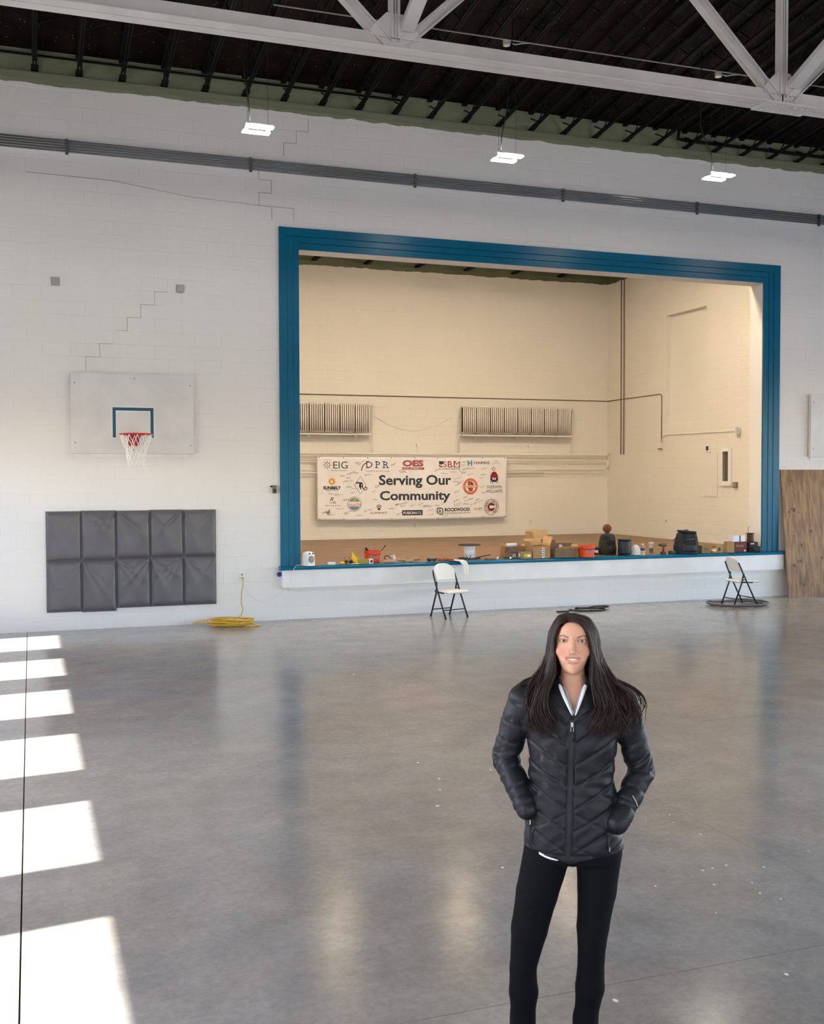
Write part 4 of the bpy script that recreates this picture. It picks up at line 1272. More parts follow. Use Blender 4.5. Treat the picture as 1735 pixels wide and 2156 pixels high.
folding_chair('white folding chair against the stage front, facing the viewer', (6.20, 15.575, 0), math.atan2(.405, .109) * 0 + math.atan2(.109, .405))
folding_chair('white folding chair by the plywood, turned sideways inside a hose coil', (11.48, 15.30, 0), PI / 2 - .05)

# ---------------------------------------------------------------- things on the stage edge
SZF = .839
def spot(x, y):
    p = onfloor(x, y, SZF)
    if p.y < WY - .08:
        p = at(x, y, WY - .08); p.z = SZF
    return p, FPX / ((p - CAM).dot(_fw))
def pxbox(x0, y0, x1, y1, depth=None):
    p, s = spot((x0 + x1) / 2, y1)
    return p, (x1 - x0) / s, (y1 - y0) / s
def onedge(name, label, cat, x0, y0, x1, y1, group=None, rz=0):
    p, w, h = pxbox(x0, y0, x1, y1)
    return thing(name, label, cat, p, rz, group), w, h
def B(t, name, c, d, mat, **kw):
    return MB().box(c, d).build(name, mat, t, world=False, **kw)
mCard = M('brown cardboard', S(166, 128, 88), .75, var=.1, scale=9)
mCardIn = M('cardboard inside', S(206, 168, 118), .8, var=.06, scale=9)
mCardG = M('greyish cardboard', S(126, 104, 84), .75, var=.1, scale=9)
mLab = M('paper label', (.78, .77, .75, 1), .6)
mBlk = M('black plastic', S(26, 26, 28), .45)
mBlkCloth = M('black nylon', S(28, 29, 34), .7, var=.3, scale=30, bump=.4, bscale=90)
mOrange = M('orange plastic', S(226, 74, 32), .4)
mYelP = M('yellow plastic', S(232, 184, 30), .45)
GE = 'clutter on the stage edge'
# heater
t, w, h = onedge('fan_heater', 'small white fan heater with round grille at the stage edge by the teal frame', 'heater', 637, 1161, 662, 1191, GE, .45)
def hb(a, b):
    g = 2 * PI * a
    sq = 1 / max(abs(math.cos(g)), abs(math.sin(g)))
    q = 1 + (sq - 1) * .72
    ta = (1 - .18 * b ** 2) * (1 if b < .9 else math.sqrt(max(0, 1 - ((b - .9) / .1) ** 2)) * .75 + .25)
    return (w * .44 * q * math.cos(g) * ta, .075 * q * math.sin(g) * ta, h * b)
MB().grid(hb, 32, 14).build('body', M('heater shell', (.80, .80, .79, 1), .4), t, smooth=True, world=False)
MB().lathe([(0, .004), (w * .26, .004), (w * .30, 0), (w * .30, -.01)], 24, (0, -.078, h * .45), Matrix.Rotation(PI / 2, 3, 'X')).build('grille', M('grey grille', S(120, 122, 126), .5), t, smooth=40, world=False)
for k in range(-4, 5):
    L = math.sqrt(max(0, 1 - (k / 5) ** 2)) * w * .27
    B(t, 'grille_bar', (0, -.084, h * .45 + k * w * .055), (2 * L, .004, .005), M('light bar', S(170, 172, 176), .5))
for s in (-1, 1):
    MB().lathe([(.014, 0), (.012, .012), (0, .012)], 12, (s * .035, -.066, h * .86), Matrix.Rotation(PI / 2, 3, 'X')).build('knob', mBlk, t, world=False)
hp = t.location
cords = MB().tube(smooth_path([Vector((hp.x - .03, hp.y + .08, .85)), Vector((hp.x - .12, hp.y, .85)), Vector((hp.x - .2, WY - .12, .848)), Vector((hp.x - .255, WY - .168, .80)), Vector((hp.x - .28, WY - .13, .7)), Vector((hp.x - .3, WY - .125, .6)), Vector((hp.x - .36, WY - .125, .5)), Vector((hp.x - .5, WY - .03, .38)), Vector((hp.x - .72, WY - .025, .30)), Vector((3.14, WY - .025, .42)), Vector((3.06, WY - .03, .58)), Vector((3.05, WY - .03, .69))], 5), .004, 5)
tag(cords.build('cable', mLab, smooth=True), 'thin white heater cable drooping from the stage edge to the wall outlet', 'cable')
t, w, h = onedge('plastic_case', 'flat white case lying right of the fan heater', 'case', 690, 1184, 706, 1189, GE)
B(t, 'body', (0, 0, h / 2), (w, .07, h), mLab, bevel=.006)
B(t, 'lid', (0, 0, h + .002), (w * .9, .06, .004), mWhite)
# yellow bag and cloth
t, w, h = onedge('yellow_bag', 'crumpled yellow bag standing left of the orange bucket', 'bag', 738, 1164, 758, 1186, GE)
def yb(a, b):
    g = 2 * PI * a
    r = (1 - b) ** .8 * (1 + .22 * math.sin(3 * g + 4 * b) + .1 * math.sin(7 * g))
    return (w * .5 * r * math.cos(g) - w * .28 * b, .06 * r * math.sin(g), h * b)
MB().grid(yb, 28, 12).build('body', mYelP, t, smooth=True, world=False)
MB().tube([(-w * .3, 0, h * .95), (-w * .36, -.01, h * 1.04), (-w * .28, -.02, h * 1.02)], .006, 6).build('knot', mYelP, t, world=False)
t, w, h = onedge('work_cloth', 'flat yellow cloth heaped in front of the yellow bag', 'cloth', 716, 1181, 734, 1187, GE)
MB().grid(lambda a, b: ((a - .5) * w, (b - .5) * .12, .012 + h * .6 * math.sin(PI * a) * math.sin(PI * b) + .012 * math.sin(9 * a + 5 * b) * math.sin(7 * b)), 16, 12).build('cloth', mYelP, t, smooth=True, world=False)
t, w, h = onedge('safety_glasses', 'dark safety glasses resting before the yellow bag', 'glasses', 726, 1174, 741, 1187, GE)
for s in (-1, 1):
    MB().lathe([(.0, 0), (.03, 0), (.033, .006), (0, .008)], 14, (s * .035, -.02, .03), Matrix.Rotation(PI / 2.4, 3, 'X')).build('lens', mBlk, t, smooth=True, world=False)
    MB().tube([(s * .065, -.02, .04), (s * .05, .06, .07), (s * .03, .09, .10)], .004, 5).build('temple', mBlk, t, world=False)
t, w, h = onedge('carton', 'small olive and white carton lying before the orange bucket', 'box', 754, 1177, 785, 1187, GE)
B(t, 'body', (-w * .14, 0, h / 2), (w * .72, .08, h), M('olive print', S(150, 140, 60), .6), bevel=.002)
B(t, 'end_sleeve', (w * .36, 0, h / 2), (w * .28, .082, h * 1.02), mLab, bevel=.002)
B(t, 'label', (w * .38, -.0415, h / 2), (.035, .001, h * .55), mBlk)
t, w, h = onedge('paper_sheet', 'small white paper slip in front of the olive carton', 'paper', 738, 1185, 758, 1188, GE)
MB().grid(lambda a, b: ((a - .5) * w, (b - .5) * .09, .002 + .006 * math.sin(4 * a + 2 * b) ** 2), 8, 5).build('sheet', mLab, t, smooth=True, world=False)
def bucket(x0, y0, x1, y1, label, tools):
    t, w, h = onedge('bucket', label, 'bucket', x0, y0, x1, y1, 'orange buckets')
    mb = MB()
    q = 24
    def sq(r, k):
        g = 2 * PI * k / q
        e = 4.5
        c, s = math.cos(g), math.sin(g)
        f = (abs(c) ** e + abs(s) ** e) ** (-1 / e)
        return r * c * f, r * s * f
    rows = [(0, .40), (.01, .42), (.9, .475), (.9, .495), (1, .5), (1, .47), (.1, .40)]
    for z, r in rows:
        pass
    vs = [(sq(r * w, k)[0], sq(r * w, k)[1] * .9, z * h) for z, r in rows for k in range(q)]
    fs = [(i * q + k, i * q + (k + 1) % q, (i + 1) * q + (k + 1) % q, (i + 1) * q + k) for i in range(len(rows) - 1) for k in range(q)]
    fs += [tuple(range(q))[::-1], tuple(range((len(rows) - 1) * q, len(rows) * q))]
    mb.add(vs, fs).build('body', mOrange, t, smooth=35, world=False)
    B(t, 'label_patch', (.0, -.425 * w, h * .5), (w * .5, .004, h * .36), M('faded label', S(196, 128, 118), .6))
    for k in range(3):
        B(t, 'label_line', (.0, -.429 * w, h * (.6 - .11 * k)), (w * .42, .003, h * .045), M('label line', S(120, 70, 74), .6))
    MB().tube([(-w * .5, 0, h * .93), (-w * .44, -w * .36, h * .72), (0, -w * .5, h * .64), (w * .44, -w * .36, h * .72), (w * .5, 0, h * .93)], .004, 5).build('handle', mBlk, t, world=False)
    return t, w, h
t, w, h = bucket(772, 1160, 806, 1185, 'square orange bucket with tools sticking out near the yellow bag', True)
t.location.y += .13
p = t.location
k = thing('trowel', 'dark trowel handle poking out of the orange bucket', 'trowel', (p.x - .05, p.y, p.z + h * .5), 0, GE)
MB().tube([(.0, 0, 0), (-.02, 0, h * .5), (-.05, 0, h * .62), (-.06, 0, h * .74)], [.012, .014, .024, .02], 8).build('grip', mBlk, k, smooth=True, world=False)
B(k, 'blade', (.0, .01, -.02), (.07, .004, .1), mConduit)
k = thing('paint_stick', 'dark stick leaning out of the orange bucket', 'stick', (p.x + .07, p.y, p.z + h * .4), 0, GE)
MB().bar((0, 0, 0), (.145, 0, h * .95), .02, .008).build('shaft', M('dark wood', S(66, 50, 40), .6), k, world=False)
MB().bar((.135, 0, h * .89), (.15, 0, h * .99), .024, .012).build('tip', mBlk, k, world=False)
# rollers, cup, glove litter
mTan = M('tan nap', S(176, 146, 120), .85, var=.15, scale=60, bump=.8, bscale=200)
for i, (x0, y0, x1, y1, a, q) in enumerate(((808, 1176, 824, 1184, .2, 'left of the paper cup'), (836, 1174, 858, 1183, -.15, 'right of the paper cup'), (852, 1177, 876, 1185, .1, 'lying in front of the others'), (858, 1172, 884, 1180, -.25, 'at the end of the pile'), (806, 1180, 836, 1187, .05, 'flat before the bucket'))):
    t, w, h = onedge('paint_roller', 'used tan paint roller on the stage edge, ' + q, 'paint roller', x0, y0, x1, y1, 'paint rollers', a)
    MB().tube([(-w * .5, 0, h * .45), (-w * .48, 0, h * .45), (w * .3, 0, h * .45), (w * .32, 0, h * .45)], [.016, .022, .022, .016], 10).build('sleeve', mTan, t, smooth=True, world=False)
    MB().tube([(w * .3, 0, h * .45), (w * .45, .0, h * .45), (w * .5, .03, h * .3), (w * .3, .06, .012)], .004, 5).build('frame', mConduit, t, world=False)
    MB().tube([(w * .3, .06, .014), (w * .0, .075, .016)], .012, 7).build('handle', M('red brown grip', S(96, 60, 48), .5), t, world=False)
t, w, h = onedge('paper_cup', 'tipped white paper cup among the paint rollers', 'cup', 825, 1171, 836, 1182, GE)
MB().lathe([(.028, 0), (.038, .075), (.041, .078), (.036, .074), (.026, .004)], 18, (0, 0, .03), Matrix.Rotation(-.5, 3, 'Y')).build('body', mLab, t, smooth=40, world=False)
MB().lathe([(0, 0), (.028, 0)], 14, (0, 0, .031), Matrix.Rotation(-.5, 3, 'Y')).build('bottom', mLab, t, world=False)
t, w, h = onedge('strap', 'black looped strap beside the orange bucket', 'strap', 809, 1170, 822, 1180, GE)
MB().tube([(w * .5 * math.cos(2 * PI * k / 16), .02 * math.sin(2 * PI * k / 16), h * .55 + h * .4 * math.sin(2 * PI * k / 16)) for k in range(16)], .007, 6, closed=True).build('loop', mBlk, t, smooth=True, world=False)
B(t, 'buckle', (w * .3, -.02, h * .2), (.025, .012, .03), mConduit)
t, w, h = onedge('work_glove', 'navy work glove lying left of the brown gloves', 'glove', 901, 1174, 918, 1183, GE)
def glove(t, mat, w, h):
    MB().grid(lambda a, b: ((a - .5) * w * .8 - w * .1, .045 * math.cos(2 * PI * b) * (1 - .3 * a), h * .45 + h * .4 * math.sin(2 * PI * b) * (1 - .4 * a)), 10, 12).build('palm', mat, t, smooth=True, world=False)
    for k in range(4):
        y = -.036 + .024 * k
        MB().tube([(w * .2, y, h * .4), (w * .38, y * 1.1, h * .45), (w * (.50 - .03 * abs(k - 1.5)), y * 1.2, h * .25)], [.012, .0115, .008], 7).build('finger', mat, t, smooth=True, world=False)
    MB().tube([(0, -.04, h * .35), (w * .12, -.07, h * .3), (w * .25, -.08, h * .2)], [.013, .012, .008], 7).build('thumb', mat, t, smooth=True, world=False)
glove(t, M('navy cloth', S(34, 38, 72), .8), w, h)
mLeath = M('brown leather', S(150, 84, 52), .7, var=.3, scale=25)
for x0, x1, q, a in ((916, 937, 'beside the navy glove', .1), (934, 956, 'under the white rag', -.2)):
    t, w, h = onedge('work_glove', 'brown leather work glove ' + q, 'glove', x0, 1173, x1, 1182, GE, a)
    glove(t, mLeath, w, h)
t, w, h = onedge('sponge', 'pale green flat sponge in front of the gloves', 'sponge', 905, 1181, 920, 1185, GE)
B(t, 'body', (0, 0, h / 2), (w, .06, h), M('pale green foam', S(206, 204, 120), .9), bevel=.004)
B(t, 'scrub_pad', (0, 0, h + .003), (w, .06, .006), M('green pad', S(150, 160, 90), .9))
p, s = spot(945, 1182)
def rag(a, b):
    # runs along the edge, then folds over the nosing and hangs down
    L = b * .50
    x = p.x - .02 + a * (.16 - .09 * b) + .20 * min(1, b * 1.6)
    y0 = p.y + .05
    if L < .20:
        return (x, y0 - L * .9, SZF + .010 + .012 * math.sin(9 * a + 8 * b) ** 2)
    d = L - .20
    y = min(y0 - .18 - d * .3, WY - .165)
    return (x, y - .012 * math.sin(7 * a) ** 2, SZF + .006 - max(0, d - .03) * .85)
rg = thing('rag', 'white rag draped over the teal stage edge above the chair', 'rag', p)
MB().grid(rag, 14, 30).build('cloth', M('white cotton', (.80, .80, .80, 1), .9), rg, smooth=True)
rg.children[0].modifiers.new('t', 'SOLIDIFY').thickness = .004
MB().tube([rag(i / 10, 1) for i in range(11)], .003, 5).build('hem', M('white cotton', (.8, .8, .8, 1), .9), rg)
# spools
def spool(x0, y0, x1, y1, label, mf, mc, fl=.5, core=.25, fh=.06):
    t, w, h = onedge('cable_spool', label, 'spool', x0, y0, x1, y1, 'cable spools')
    th = h * fh
    MB().lathe([(.03, 0), (w * fl, 0), (w * fl, th), (.03, th)], 28).build('lower_flange', mf, t, smooth=30, world=False)
    MB().lathe([(.03, h - th), (w * fl, h - th), (w * fl, h), (.03, h)], 28).build('upper_flange', mf, t, smooth=30, world=False)
    MB().lathe([(w * core, th), (w * core * 1.06, h * .2), (w * core, h * .5), (w * core * 1.05, h * .8), (w * core * .98, h - th)], 24).build('winding', mc, t, smooth=True, world=False)
    MB().lathe([(.028, .0), (.028, h + .002), (.02, h + .002)], 12).build('hub', mBlk, t, world=False)
    return t, w, h
mWind = M('white wire', (.74, .74, .76, 1), .5, stretch=(1, 1, 120), var=.25, scale=1)
spool(965, 1146, 1012, 1176, 'black flanged spool of white wire on the stage edge', M('dark flange', S(40, 34, 32), .6), mWind)
t, w, h = onedge('clamp', 'small black spring clamp before the white wire spool', 'clamp', 979, 1168, 994, 1181, GE)
for s in (-1, 1):
    MB().tube([(s * .004, 0, .02), (s * .03, 0, .06), (s * .045, 0, .085)], .007, 6).build('jaw', mBlk, t, world=False)
MB().tube([(0, 0, 0), (0, 0, .03)], .01, 6).build('pivot', mBlk, t, world=False)
mDkWood = M('dark wood', S(66, 50, 40), .6)
for (xa, ya, xb, yb, q) in ((998, 1176, 1033, 1168, 'rising right of the wire spool'), (1024, 1179, 1044, 1177, 'flat on the edge left of the cartons')):
    a, s = spot(xa, ya); b = at(xb, yb, a.y)
    b.z = max(b.z, SZF + .012)
    k = thing('pry_bar', 'dark bar lying ' + q, 'bar', a, 0, GE)
    MB().bar(a + Vector((0, 0, .012)), b, .022, .014).build('shaft', mDkWood, k)
    MB().bar(a + Vector((-.02, 0, .012)), a + Vector((.01, 0, .014)), .03, .02).build('head', mBlk, k)
for (xa, xb, y, q) in ((1048, 1080, 1177, 'left of the open carton'), (1075, 1112, 1178, 'in front of the small cartons')):
    a, s = spot(xa, y); b, s = spot(xb, y)
    k = thing('caulk_gun', 'black caulk gun with pale knob ' + q, 'caulk gun', a, 0, GE)
    MB().tube([a + Vector((0, 0, .022)), b + Vector((0, 0, .022))], .008, 6).build('rod', mBlk, k)
    MB().lathe([(0, -.02), (.016, -.012), (.018, 0), (.014, .014), (0, .018)], 10, a + Vector((.0, 0, .022)), Matrix.Rotation(PI / 2, 3, 'Y')).build('knob', mLab, k, smooth=True)
    MB().tube([a + Vector((.1, 0, .022)), a + Vector((.12, -.03, .008))], .007, 6).build('grip', mBlk, k)
# cardboard boxes
def carton(x0, y0, x1, y1, dep, label, mat=None, rz=0, flaps=None, open_=False, extra=None, lift=0, name='cardboard_box'):
    t, w, h = onedge(name, label, 'box', x0, y0, x1, y1, 'cardboard boxes', rz)
    t.location.z += lift
    t.location.y += dep / 2
    mat = mat or mCard
    if not open_:
        B(t, 'body', (0, 0, h / 2), (w, dep, h), mat, bevel=.003)
        B(t, 'tape', (0, 0, h + .0008), (w, .05, .0012), M('packing tape', S(178, 146, 104), .3))
    else:
        th = .006
        B(t, 'panel', (0, -dep / 2, h / 2), (w, th, h), mat)
        B(t, 'panel', (0, dep / 2, h / 2), (w, th, h), mat)
        B(t, 'panel', (-w / 2, 0, h / 2), (th, dep, h), mat)
        B(t, 'panel', (w / 2, 0, h / 2), (th, dep, h), mat)
        B(t, 'bottom', (0, 0, th / 2 + .001), (w, dep, th), mCardIn)
        for side, ang, L in flaps or ():
            if side == 'front':
                MB().bar((0, -dep / 2, h), (0, -dep / 2 - L * math.cos(ang), h + L * math.sin(ang)), w, .004).build('flap', mCardIn, t, world=False)
            if side == 'back':
                MB().bar((0, dep / 2, h), (0, dep / 2 + L * math.cos(ang), h + L * math.sin(ang)), w, .004).build('flap', mCardIn, t, world=False)
            if side == 'left':
                MB().bar((-w / 2, 0, h), (-w / 2 - L * math.cos(ang), 0, h + L * math.sin(ang)), dep, .004).build('flap', mCardIn, t, world=False)
            if side == 'right':
                MB().bar((w / 2, 0, h), (w / 2 + L * math.cos(ang), 0, h + L * math.sin(ang)), dep, .004).build('flap', mCardIn, t, world=False)
    if extra:
        extra(t, w, h, dep)
    return t, w, h
def white_label(t, w, h, dep):
    B(t, 'label', (0, -dep / 2 - .003, h * .5), (w * .28, .002, h * .5), mLab)
    B(t, 'print_mark', (0, -dep / 2 - .0045, h * .5), (w * .1, .001, h * .26), mBlk)
t1, w, h = carton(1070, 1164, 1095, 1176, .16, 'small grey brown box with white label, lower of two', mCardG, extra=white_label)
t2, w2, h2 = carton(1071, 1164, 1094, 1176, .15, 'small grey brown box, upper of two stacked', M('brown grey card', S(112, 92, 76), .75), lift=h + .001)
carton(1062, 1150, 1109, 1171, .2, 'wide open carton standing behind the two small boxes', mCard, open_=True, flaps=(('right', .4, .1), ('left', 1.3, .06)))
pz = t2.location.copy(); pz.z += h2 + .002
for i, (dx, dy, q) in enumerate(((-.05, 0, 'left'), (.03, .03, 'right'))):
    k = thing('paper_roll', 'white paper roll on top of the two small boxes, %s one' % q, 'paper roll', pz + Vector((dx, dy, 0)), .2 * i, GE)
    MB().lathe([(.012, -.06), (.03, -.06), (.03, .06), (.012, .06)], 14, (0, 0, .031), Matrix.Rotation(PI / 2, 3, 'Y')).build('roll', mLab, k, smooth=40, world=False)
    MB().lathe([(.010, -.061), (.0125, -.061), (.0125, .061), (.010, .061)], 12, (0, 0, .031), Matrix.Rotation(PI / 2, 3, 'Y')).build('core', mBlk, k, world=False)
def yellow_label(t, w, h, dep):
    B(t, 'label', (.02, -dep / 2 - .003, h * .5), (w * .62, .002, h * .5), M('yellow green print', S(206, 190, 60), .6))
    B(t, 'white_patch', (.045, -dep / 2 - .0045, h * .48), (w * .22, .001, h * .34), mLab)
    B(t, 'side_label', (-w / 2 - .003, 0, h * .5), (.002, dep * .6, h * .6), mLab)
cb3, _, _ = carton(1098, 1162, 1123, 1176, .13, 'small box with yellow printed label in front of the open boxes', M('light card', S(150, 124, 92), .75), rz=-.12, extra=yellow_label)
cb3.location += Vector((-.04, -.06, 0))
def strip_label(t, w, h, dep):
    B(t, 'label', (.03, -dep / 2 - .005, h * .45), (w * .14, .003, h * .80), mLab)
    for k in range(4):
        B(t, 'print_mark', (.03, -dep / 2 - .008, h * (.2 + .17 * k)), (w * .07, .002, h * .09), mBlk)
carton(1118, 1150, 1160, 1176, .26, 'open cardboard box with an upright white label strip', mCard, rz=.1, open_=True, flaps=(('back', 1.2, .12), ('left', 1.0, .1), ('right', 1.25, .16)), extra=strip_label)
cb4, _, _ = carton(1142, 1140, 1192, 1169, .30, 'tall open cardboard box with raised flaps at the back', mCardG, open_=True, flaps=(('back', 1.45, .18), ('left', 1.35, .16)))
cb4.location.y += .36
carton(1166, 1158, 1218, 1175, .24, 'open cardboard box with its front flap hanging out', mCardG, open_=True, flaps=(('front', .35, .17), ('right', 1.25, .08)))
cbx, _, _ = carton(1190, 1145, 1227, 1163, .22, 'closed cardboard box behind the orange bucket', mCardG, extra=lambda t, w, h, d: B(t, 'label', (-w * .3, -d / 2 - .003, h * .6), (w * .2, .002, h * .4), mLab))
cbx.location.y += .34
bucket(1217, 1149, 1251, 1174, 'orange bucket at the end of the cardboard boxes', False)
def can(x0, y0, x1, y1, label, mb_, mt):
    t, w, h = onedge('can', label, 'can', x0, y0, x1, y1, GE)
    MB().lathe([(w * .46, 0), (w * .5, .006), (w * .5, h * .8), (w * .36, h * .9)], 18).build('body', mb_, t, smooth=40, world=False)
    MB().lathe([(w * .36, h * .9), (w * .36, h), (0, h)], 16).build('cap', mt, t, smooth=40, world=False)
    MB().lathe([(w * .502, h * .25), (w * .502, h * .6)], 18).build('label', mLab, t, smooth=True, world=False)
can(1251, 1152, 1260, 1168, 'dark spray can right of the second orange bucket', M('dark can', S(60, 44, 54), .35), mBlk)
# backpacks
def backpack(t, w, h, d, mat, pocket, lid):
    def body(a, b):
        g = 2 * PI * a
        c, s = math.cos(g), math.sin(g)
        f = (abs(c) ** 3.2 + abs(s) ** 3.2) ** (-1 / 3.2)
        k = (1 - .28 * b ** 2.2) * (1 if b < .86 else math.sqrt(max(.02, 1 - ((b - .86) / .14) ** 2)))
        k *= 1 + .03 * math.sin(5 * g + 6 * b)
        return (w * .46 * c * f * k, d * .5 * s * f * k, h * (.01 + b * .97))
    MB().grid(body, 36, 18).build('body', mat, t, smooth=True, world=False)
    MB().grid(lambda a, b: (w * .34 * (2 * a - 1) * (1 - .15 * b), -d * .44 - .06 * (1 - (2 * a - 1) ** 4) * (1 - (2 * b - 1) ** 4), h * (.06 + .38 * b)), 14, 12).build('front_pocket', pocket, t, smooth=True, world=False)
    MB().grid(lambda a, b: (w * .28 * (2 * a - 1), -d * .36 - .045 * (1 - (2 * a - 1) ** 4) * (1 - (2 * b - 1) ** 4), h * (.48 + .26 * b)), 12, 10).build('upper_pocket', pocket, t, smooth=True, world=False)
    for s in (-1, 1):
        MB().grid(lambda a, b: (s * (w * .40 + .045 * (1 - (2 * a - 1) ** 4) * (1 - (2 * b - 1) ** 4)), d * .3 * (2 * a - 1), h * (.05 + .40 * b)), 8, 8).build('side_pocket', mat, t, smooth=True, world=False)
        MB().tube([(s * w * .2, -d * .50, h * .10), (s * w * .22, -d * .54, h * .4), (s * w * .2, -d * .44, h * .8)], .008, 5, flat=.5).build('strap', mBlk, t, world=False)
    MB().tube([(-w * .12, .02, h * .95), (-w * .06, .0, h * 1.03), (w * .06, 0, h * 1.03), (w * .12, .02, h * .95)], .008, 6).build('handle', mBlk, t, smooth=True, world=False)
    if lid:
        MB().box((-.0, -.02, h * .95), (w * .62, d * .75, h * .10), Matrix.Rotation(.10, 3, 'Y')).build('lid', mBlkCloth, t, world=False, bevel=.02)
mCamo = M('camouflage cloth', S(58, 58, 50), .8, c2=S(22, 22, 22), scale=22)
t, w, h = onedge('backpack', 'slumped camouflage backpack with a ball resting on it', 'backpack', 1266, 1122, 1306, 1168, 'backpacks', .15)
t.location.y += .12
backpack(t, w, h, .24, mCamo, mCamo, False)
pt_ = t.location
ba = thing('basketball', 'worn brown basketball on top of the camouflage backpack', 'ball', pt_ + Vector((.02, .04, h * .98)), 0)
mBall = M('brown pebbled rubber', S(112, 66, 40), .7, var=.15, scale=30, bump=.5, bscale=300)
R_ = .078
MB().lathe([(R_ * math.sin(PI * k / 16), R_ - R_ * math.cos(PI * k / 16)) for k in range(17)], 24).build('skin', mBall, ba, smooth=True, world=False)
for rot in (Matrix.Rotation(0, 3, 'X'), Matrix.Rotation(PI / 2, 3, 'X'), Matrix.Rotation(PI / 2, 3, 'Y')):
    MB().tube([rot @ Vector((R_ * 1.0 * math.cos(2 * PI * k / 30), R_ * math.sin(2 * PI * k / 30), 0)) + Vector((0, 0, R_)) for k in range(30)], .0018, 4, closed=True).build('seam', mBlk, ba, world=False)
spool(1299, 1135, 1331, 1169, 'black spool wound with dark cable right of the camouflage backpack', mBlk, M('dark cable winding', S(34, 40, 48), .5, stretch=(60, 60, 60), var=.6, scale=1), fl=.48, core=.42, fh=.04)
# hard hat
t, w, h = onedge('hard_hat', 'white hard hat on the stage edge', 'hard hat', 1326, 1147, 1351, 1168, GE, .3)
R_ = w * .44
MB().lathe([(R_ * 1.02, .012)] + [(R_ * math.cos(PI / 2 * k / 10), .012 + h * .9 * math.sin(PI / 2 * k / 10)) for k in range(11)], 28).build('shell', M('hat shell', (.80, .80, .80, 1), .3), t, smooth=True, world=False)
MB().grid(lambda a, b: ((R_ * .98 + (.012 + .055 * max(0, math.cos(2 * PI * a + PI / 2 * 0)) ** 1.5) * b) * math.cos(2 * PI * a), (R_ * .98 + .012 * b) * math.sin(2 * PI * a), .016 - .010 * b), 36, 3).build('brim', M('hat shell', (.8, .8, .8, 1), .3), t, smooth=True, world=False)
t.children[1].modifiers.new('t', 'SOLIDIFY').thickness = .004
for k in (-1, 0, 1):
    MB().tube([(R_ * .9 * math.cos(g), k * .025, .014 + h * .91 * math.sin(g)) for g in [.5 + .21 * q for q in range(11)]], .005, 5).build('ridge', M('hat shell', (.8, .8, .8, 1), .3), t, world=False)
# bottle and cup
mClear = M('clear plastic', (.9, .93, .96, 1), .08, trans=.85, ior=1.3)
t, w, h = onedge('water_bottle', 'clear water bottle with dark label beside the hard hat', 'bottle', 1348, 1145, 1358, 1169, GE)
r_ = w * .46
MB().lathe([(r_ * .9, 0), (r_, .01), (r_, h * .5), (r_ * .92, h * .54), (r_, h * .58), (r_, h * .68), (r_ * .4, h * .88), (r_ * .4, h * .92)], 18).build('body', mClear, t, smooth=50, world=False)
MB().lathe([(r_ * 1.01, h * .42), (r_ * 1.01, h * .62)], 18).build('label', M('navy label', S(40, 44, 70), .5), t, smooth=True, world=False)
MB().lathe([(r_ * .46, h * .91), (r_ * .46, h), (0, h)], 14).build('cap', mLab, t, smooth=40, world=False)
t, w, h = onedge('drink_cup', 'clear plastic cup of iced drink with a straw', 'cup', 1365, 1139, 1377, 1164, GE)
hc = h * .80
MB().lathe([(w * .32, 0), (w * .42, hc * .95), (w * .45, hc)], 18).build('cup', mClear, t, smooth=50, world=False)
MB().lathe([(0, .004), (w * .31, .004), (w * .365, hc * .5), (0, hc * .5)], 18).build('drink', M('cola', S(66, 30, 22), .2), t, smooth=40, world=False)
MB().lathe([(w * .47, hc), (w * .47, hc + .008), (w * .36, hc + .02), (0, hc + .02)], 18).build('lid', M('cloudy lid', S(216, 206, 190), .3), t, smooth=40, world=False)
MB().tube([(0, 0, .03), (.008, 0, h * 1.0)], .004, 6).build('straw', mLab, t, world=False)
# cordless drill
t, w, h = onedge('cordless_drill', 'cordless drill with red trim standing on its battery', 'drill', 1384, 1141, 1405, 1167, GE)
B(t, 'battery', (.02, 0, .022), (.085, .06, .044), mBlk, bevel=.006)
MB().tube([(.02, 0, .04), (.025, 0, .11), (.02, 0, .14)], [.022, .019, .022], 10).build('grip', M('red trim', S(150, 40, 40), .5), t, smooth=True, world=False)
MB().tube([(.075, 0, .16), (.07, 0, .16), (-.03, 0, .165), (-.035, 0, .165)], [.022, .03, .028, .02], 12).build('motor_housing', M('grey olive shell', S(84, 80, 72), .5), t, smooth=40, world=False)
MB().tube([(-.035, 0, .165), (-.065, 0, .167), (-.085, 0, .168)], [.018, .016, .006], 10).build('chuck', mBlk, t, smooth=40, world=False)
t, w, h = onedge('battery_pack', 'flat black battery pack between the drill and the big backpack', 'battery', 1408, 1160, 1424, 1166, GE)
B(t, 'body', (0, 0, h / 2), (w, .07, h), mBlk, bevel=.004)
B(t, 'terminal', (0, 0, h + .004), (w * .5, .04, .008), mConduit)
t, w, h = onedge('belt', 'black tool belt lying beside the big black backpack', 'belt', 1412, 1154, 1436, 1163, GE)
MB().tube([(-w * .5, 0, .02), (-w * .2, -.02, .035), (w * .2, .01, .03), (w * .5, 0, .02)], .022, 6, flat=.45).build('strap', mBlk, t, smooth=True, world=False)
B(t, 'buckle', (-w * .45, -.005, .025), (.035, .015, .035), mConduit)
t, w, h = onedge('backpack', 'large black backpack with many pockets and flat lid', 'backpack', 1424, 1114, 1479, 1166, 'backpacks', -.1)
t.location.y += .10
backpack(t, w, h * .93, .30, mBlkCloth, M('dark nylon', S(38, 38, 46), .6, var=.4, scale=26), True)
MB().tube([(-w * .42, -.02, h * .7), (-w * .52, -.03, h * .6), (-w * .6, -.03, h * .53)], .007, 5).build('loose_strap', mBlk, t, world=False)
